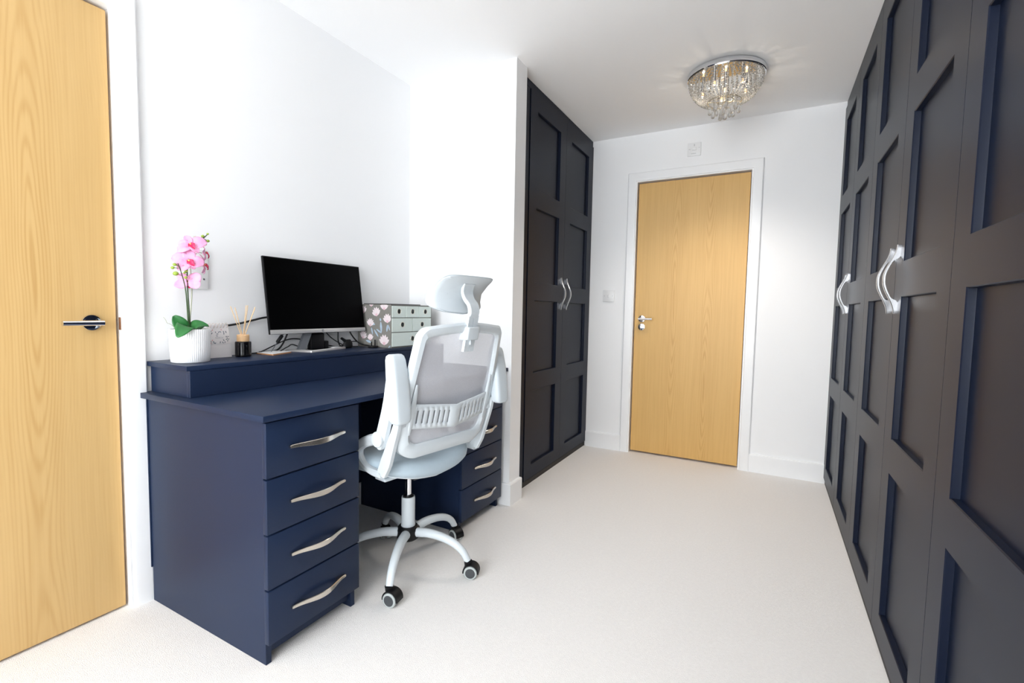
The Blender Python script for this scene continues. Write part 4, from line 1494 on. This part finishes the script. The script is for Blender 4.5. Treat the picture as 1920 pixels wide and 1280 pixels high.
# bead strings: radial swags from the outer rim in to a lower hoop
def beads(bm, pts, r):
    for p in pts:
        bmesh.ops.create_icosphere(bm, subdivisions=1, radius=r, matrix=Matrix.Translation(Vector(p)))


bm = B()
N = 15
sw = []
for i in range(N):
    f = i / (N - 1)
    rad = 0.186 - 0.100 * f ** 1.5
    z = -0.036 - 0.110 * math.sin(f * PI / 2) ** 0.9
    sw.append((rad, 0, z))
beads(bm, sw, 0.0052)
swag = obj('swag_string', bm, M['crystal'], lamp, smooth=0)
for k in range(1, 44):
    c = swag.copy()
    COL.objects.link(c)
    c.parent = lamp
    c.rotation_euler = (0, 0, 2 * PI * k / 44)
bm = B()
beads(bm, [(0.150, 0, -0.040 - 0.0122 * i) for i in range(7)], 0.0058)
drop = obj('hanging_string', bm, M['crystal'], lamp, smooth=0)
for k in range(1, 20):
    c = drop.copy()
    COL.objects.link(c)
    c.parent = lamp
    c.rotation_euler = (0, 0, 2 * PI * k / 20)
ring = [(0.085 * math.cos(a), 0.085 * math.sin(a), -0.148) for a in [2 * PI * j / 40 for j in range(41)]]
obj('inner_hoop', tube(B(), ring, 0.0022, 8), M['brass'], lamp, smooth=60)
ring = [(0.045 * math.cos(a), 0.045 * math.sin(a), -0.140) for a in [2 * PI * j / 32 for j in range(33)]]
bm = tube(B(), ring, 0.002, 8)
for a in (0.3, 0.3 + PI / 2):
    tube(bm, [(0.085 * math.cos(a), 0.085 * math.sin(a), -0.147), (-0.085 * math.cos(a), -0.085 * math.sin(a), -0.147)], 0.0016, 6)
tube(bm, [(0, 0, -0.0975), (0, 0, -0.1465)], 0.0025, 8)
obj('drop_frame', bm, M['brass'], lamp, smooth=60)
# tear drops
bm = B()
lathe(bm, [(0.0003, 0.0), (0.0028, -0.004), (0.0042, -0.018), (0.0070, -0.036), (0.0096, -0.048), (0.0094, -0.055), (0.0060, -0.0605), (0.0003, -0.062)], (0, 0, 0), 8)
first = None
drops = []
for k in range(8):
    a = 2 * PI * k / 8 + 0.2
    drops.append((0.072 * math.cos(a), 0.072 * math.sin(a), -0.151))
for k in range(5):
    a = 2 * PI * k / 5 + 0.9
    drops.append((0.040 * math.cos(a), 0.040 * math.sin(a), -0.160 - 0.010 * (k % 2)))
drops.append((0.006, 0.0, -0.182))
drops.append((-0.014, 0.012, -0.168))
for p in drops:
    if first is None:
        first = obj('tear_drop', bm, M['crystal'], lamp, smooth=20)
        o = first
    else:
        o = first.copy()
        COL.objects.link(o)
        o.parent = lamp
    o.location = p
bm = B()
for p in drops:
    if p[2] < -0.152:
        tube(bm, [(p[0], p[1], -0.142), (p[0], p[1], p[2] - 0.002)], 0.0007, 5)
obj('drop_wires', bm, M['bright_nickel'], lamp, smooth=60)
sl = bpy.data.lights.new('ceiling_light_glow', 'SPOT')
sl.energy = 39.0
sl.color = (1.0, 0.93, 0.85)
sl.spot_size = math.radians(136)
sl.spot_blend = 1.0
sl.shadow_soft_size = 0.15
so = bpy.data.objects.new('ceiling_light_glow', sl)
COL.objects.link(so)
so.parent = lamp
so.location = (0, 0, -0.26)
for x, y in BULBS:
    gl = bpy.data.lights.new('bulb_glow', 'POINT')
    gl.energy = 0.17
    gl.color = (1.0, 0.88, 0.72)
    gl.shadow_soft_size = 0.004
    go = bpy.data.objects.new('bulb_glow', gl)
    COL.objects.link(go)
    go.parent = lamp
    go.location = (x, y, -0.1015)

bpy.data.objects.remove(tmp, do_unlink=True)
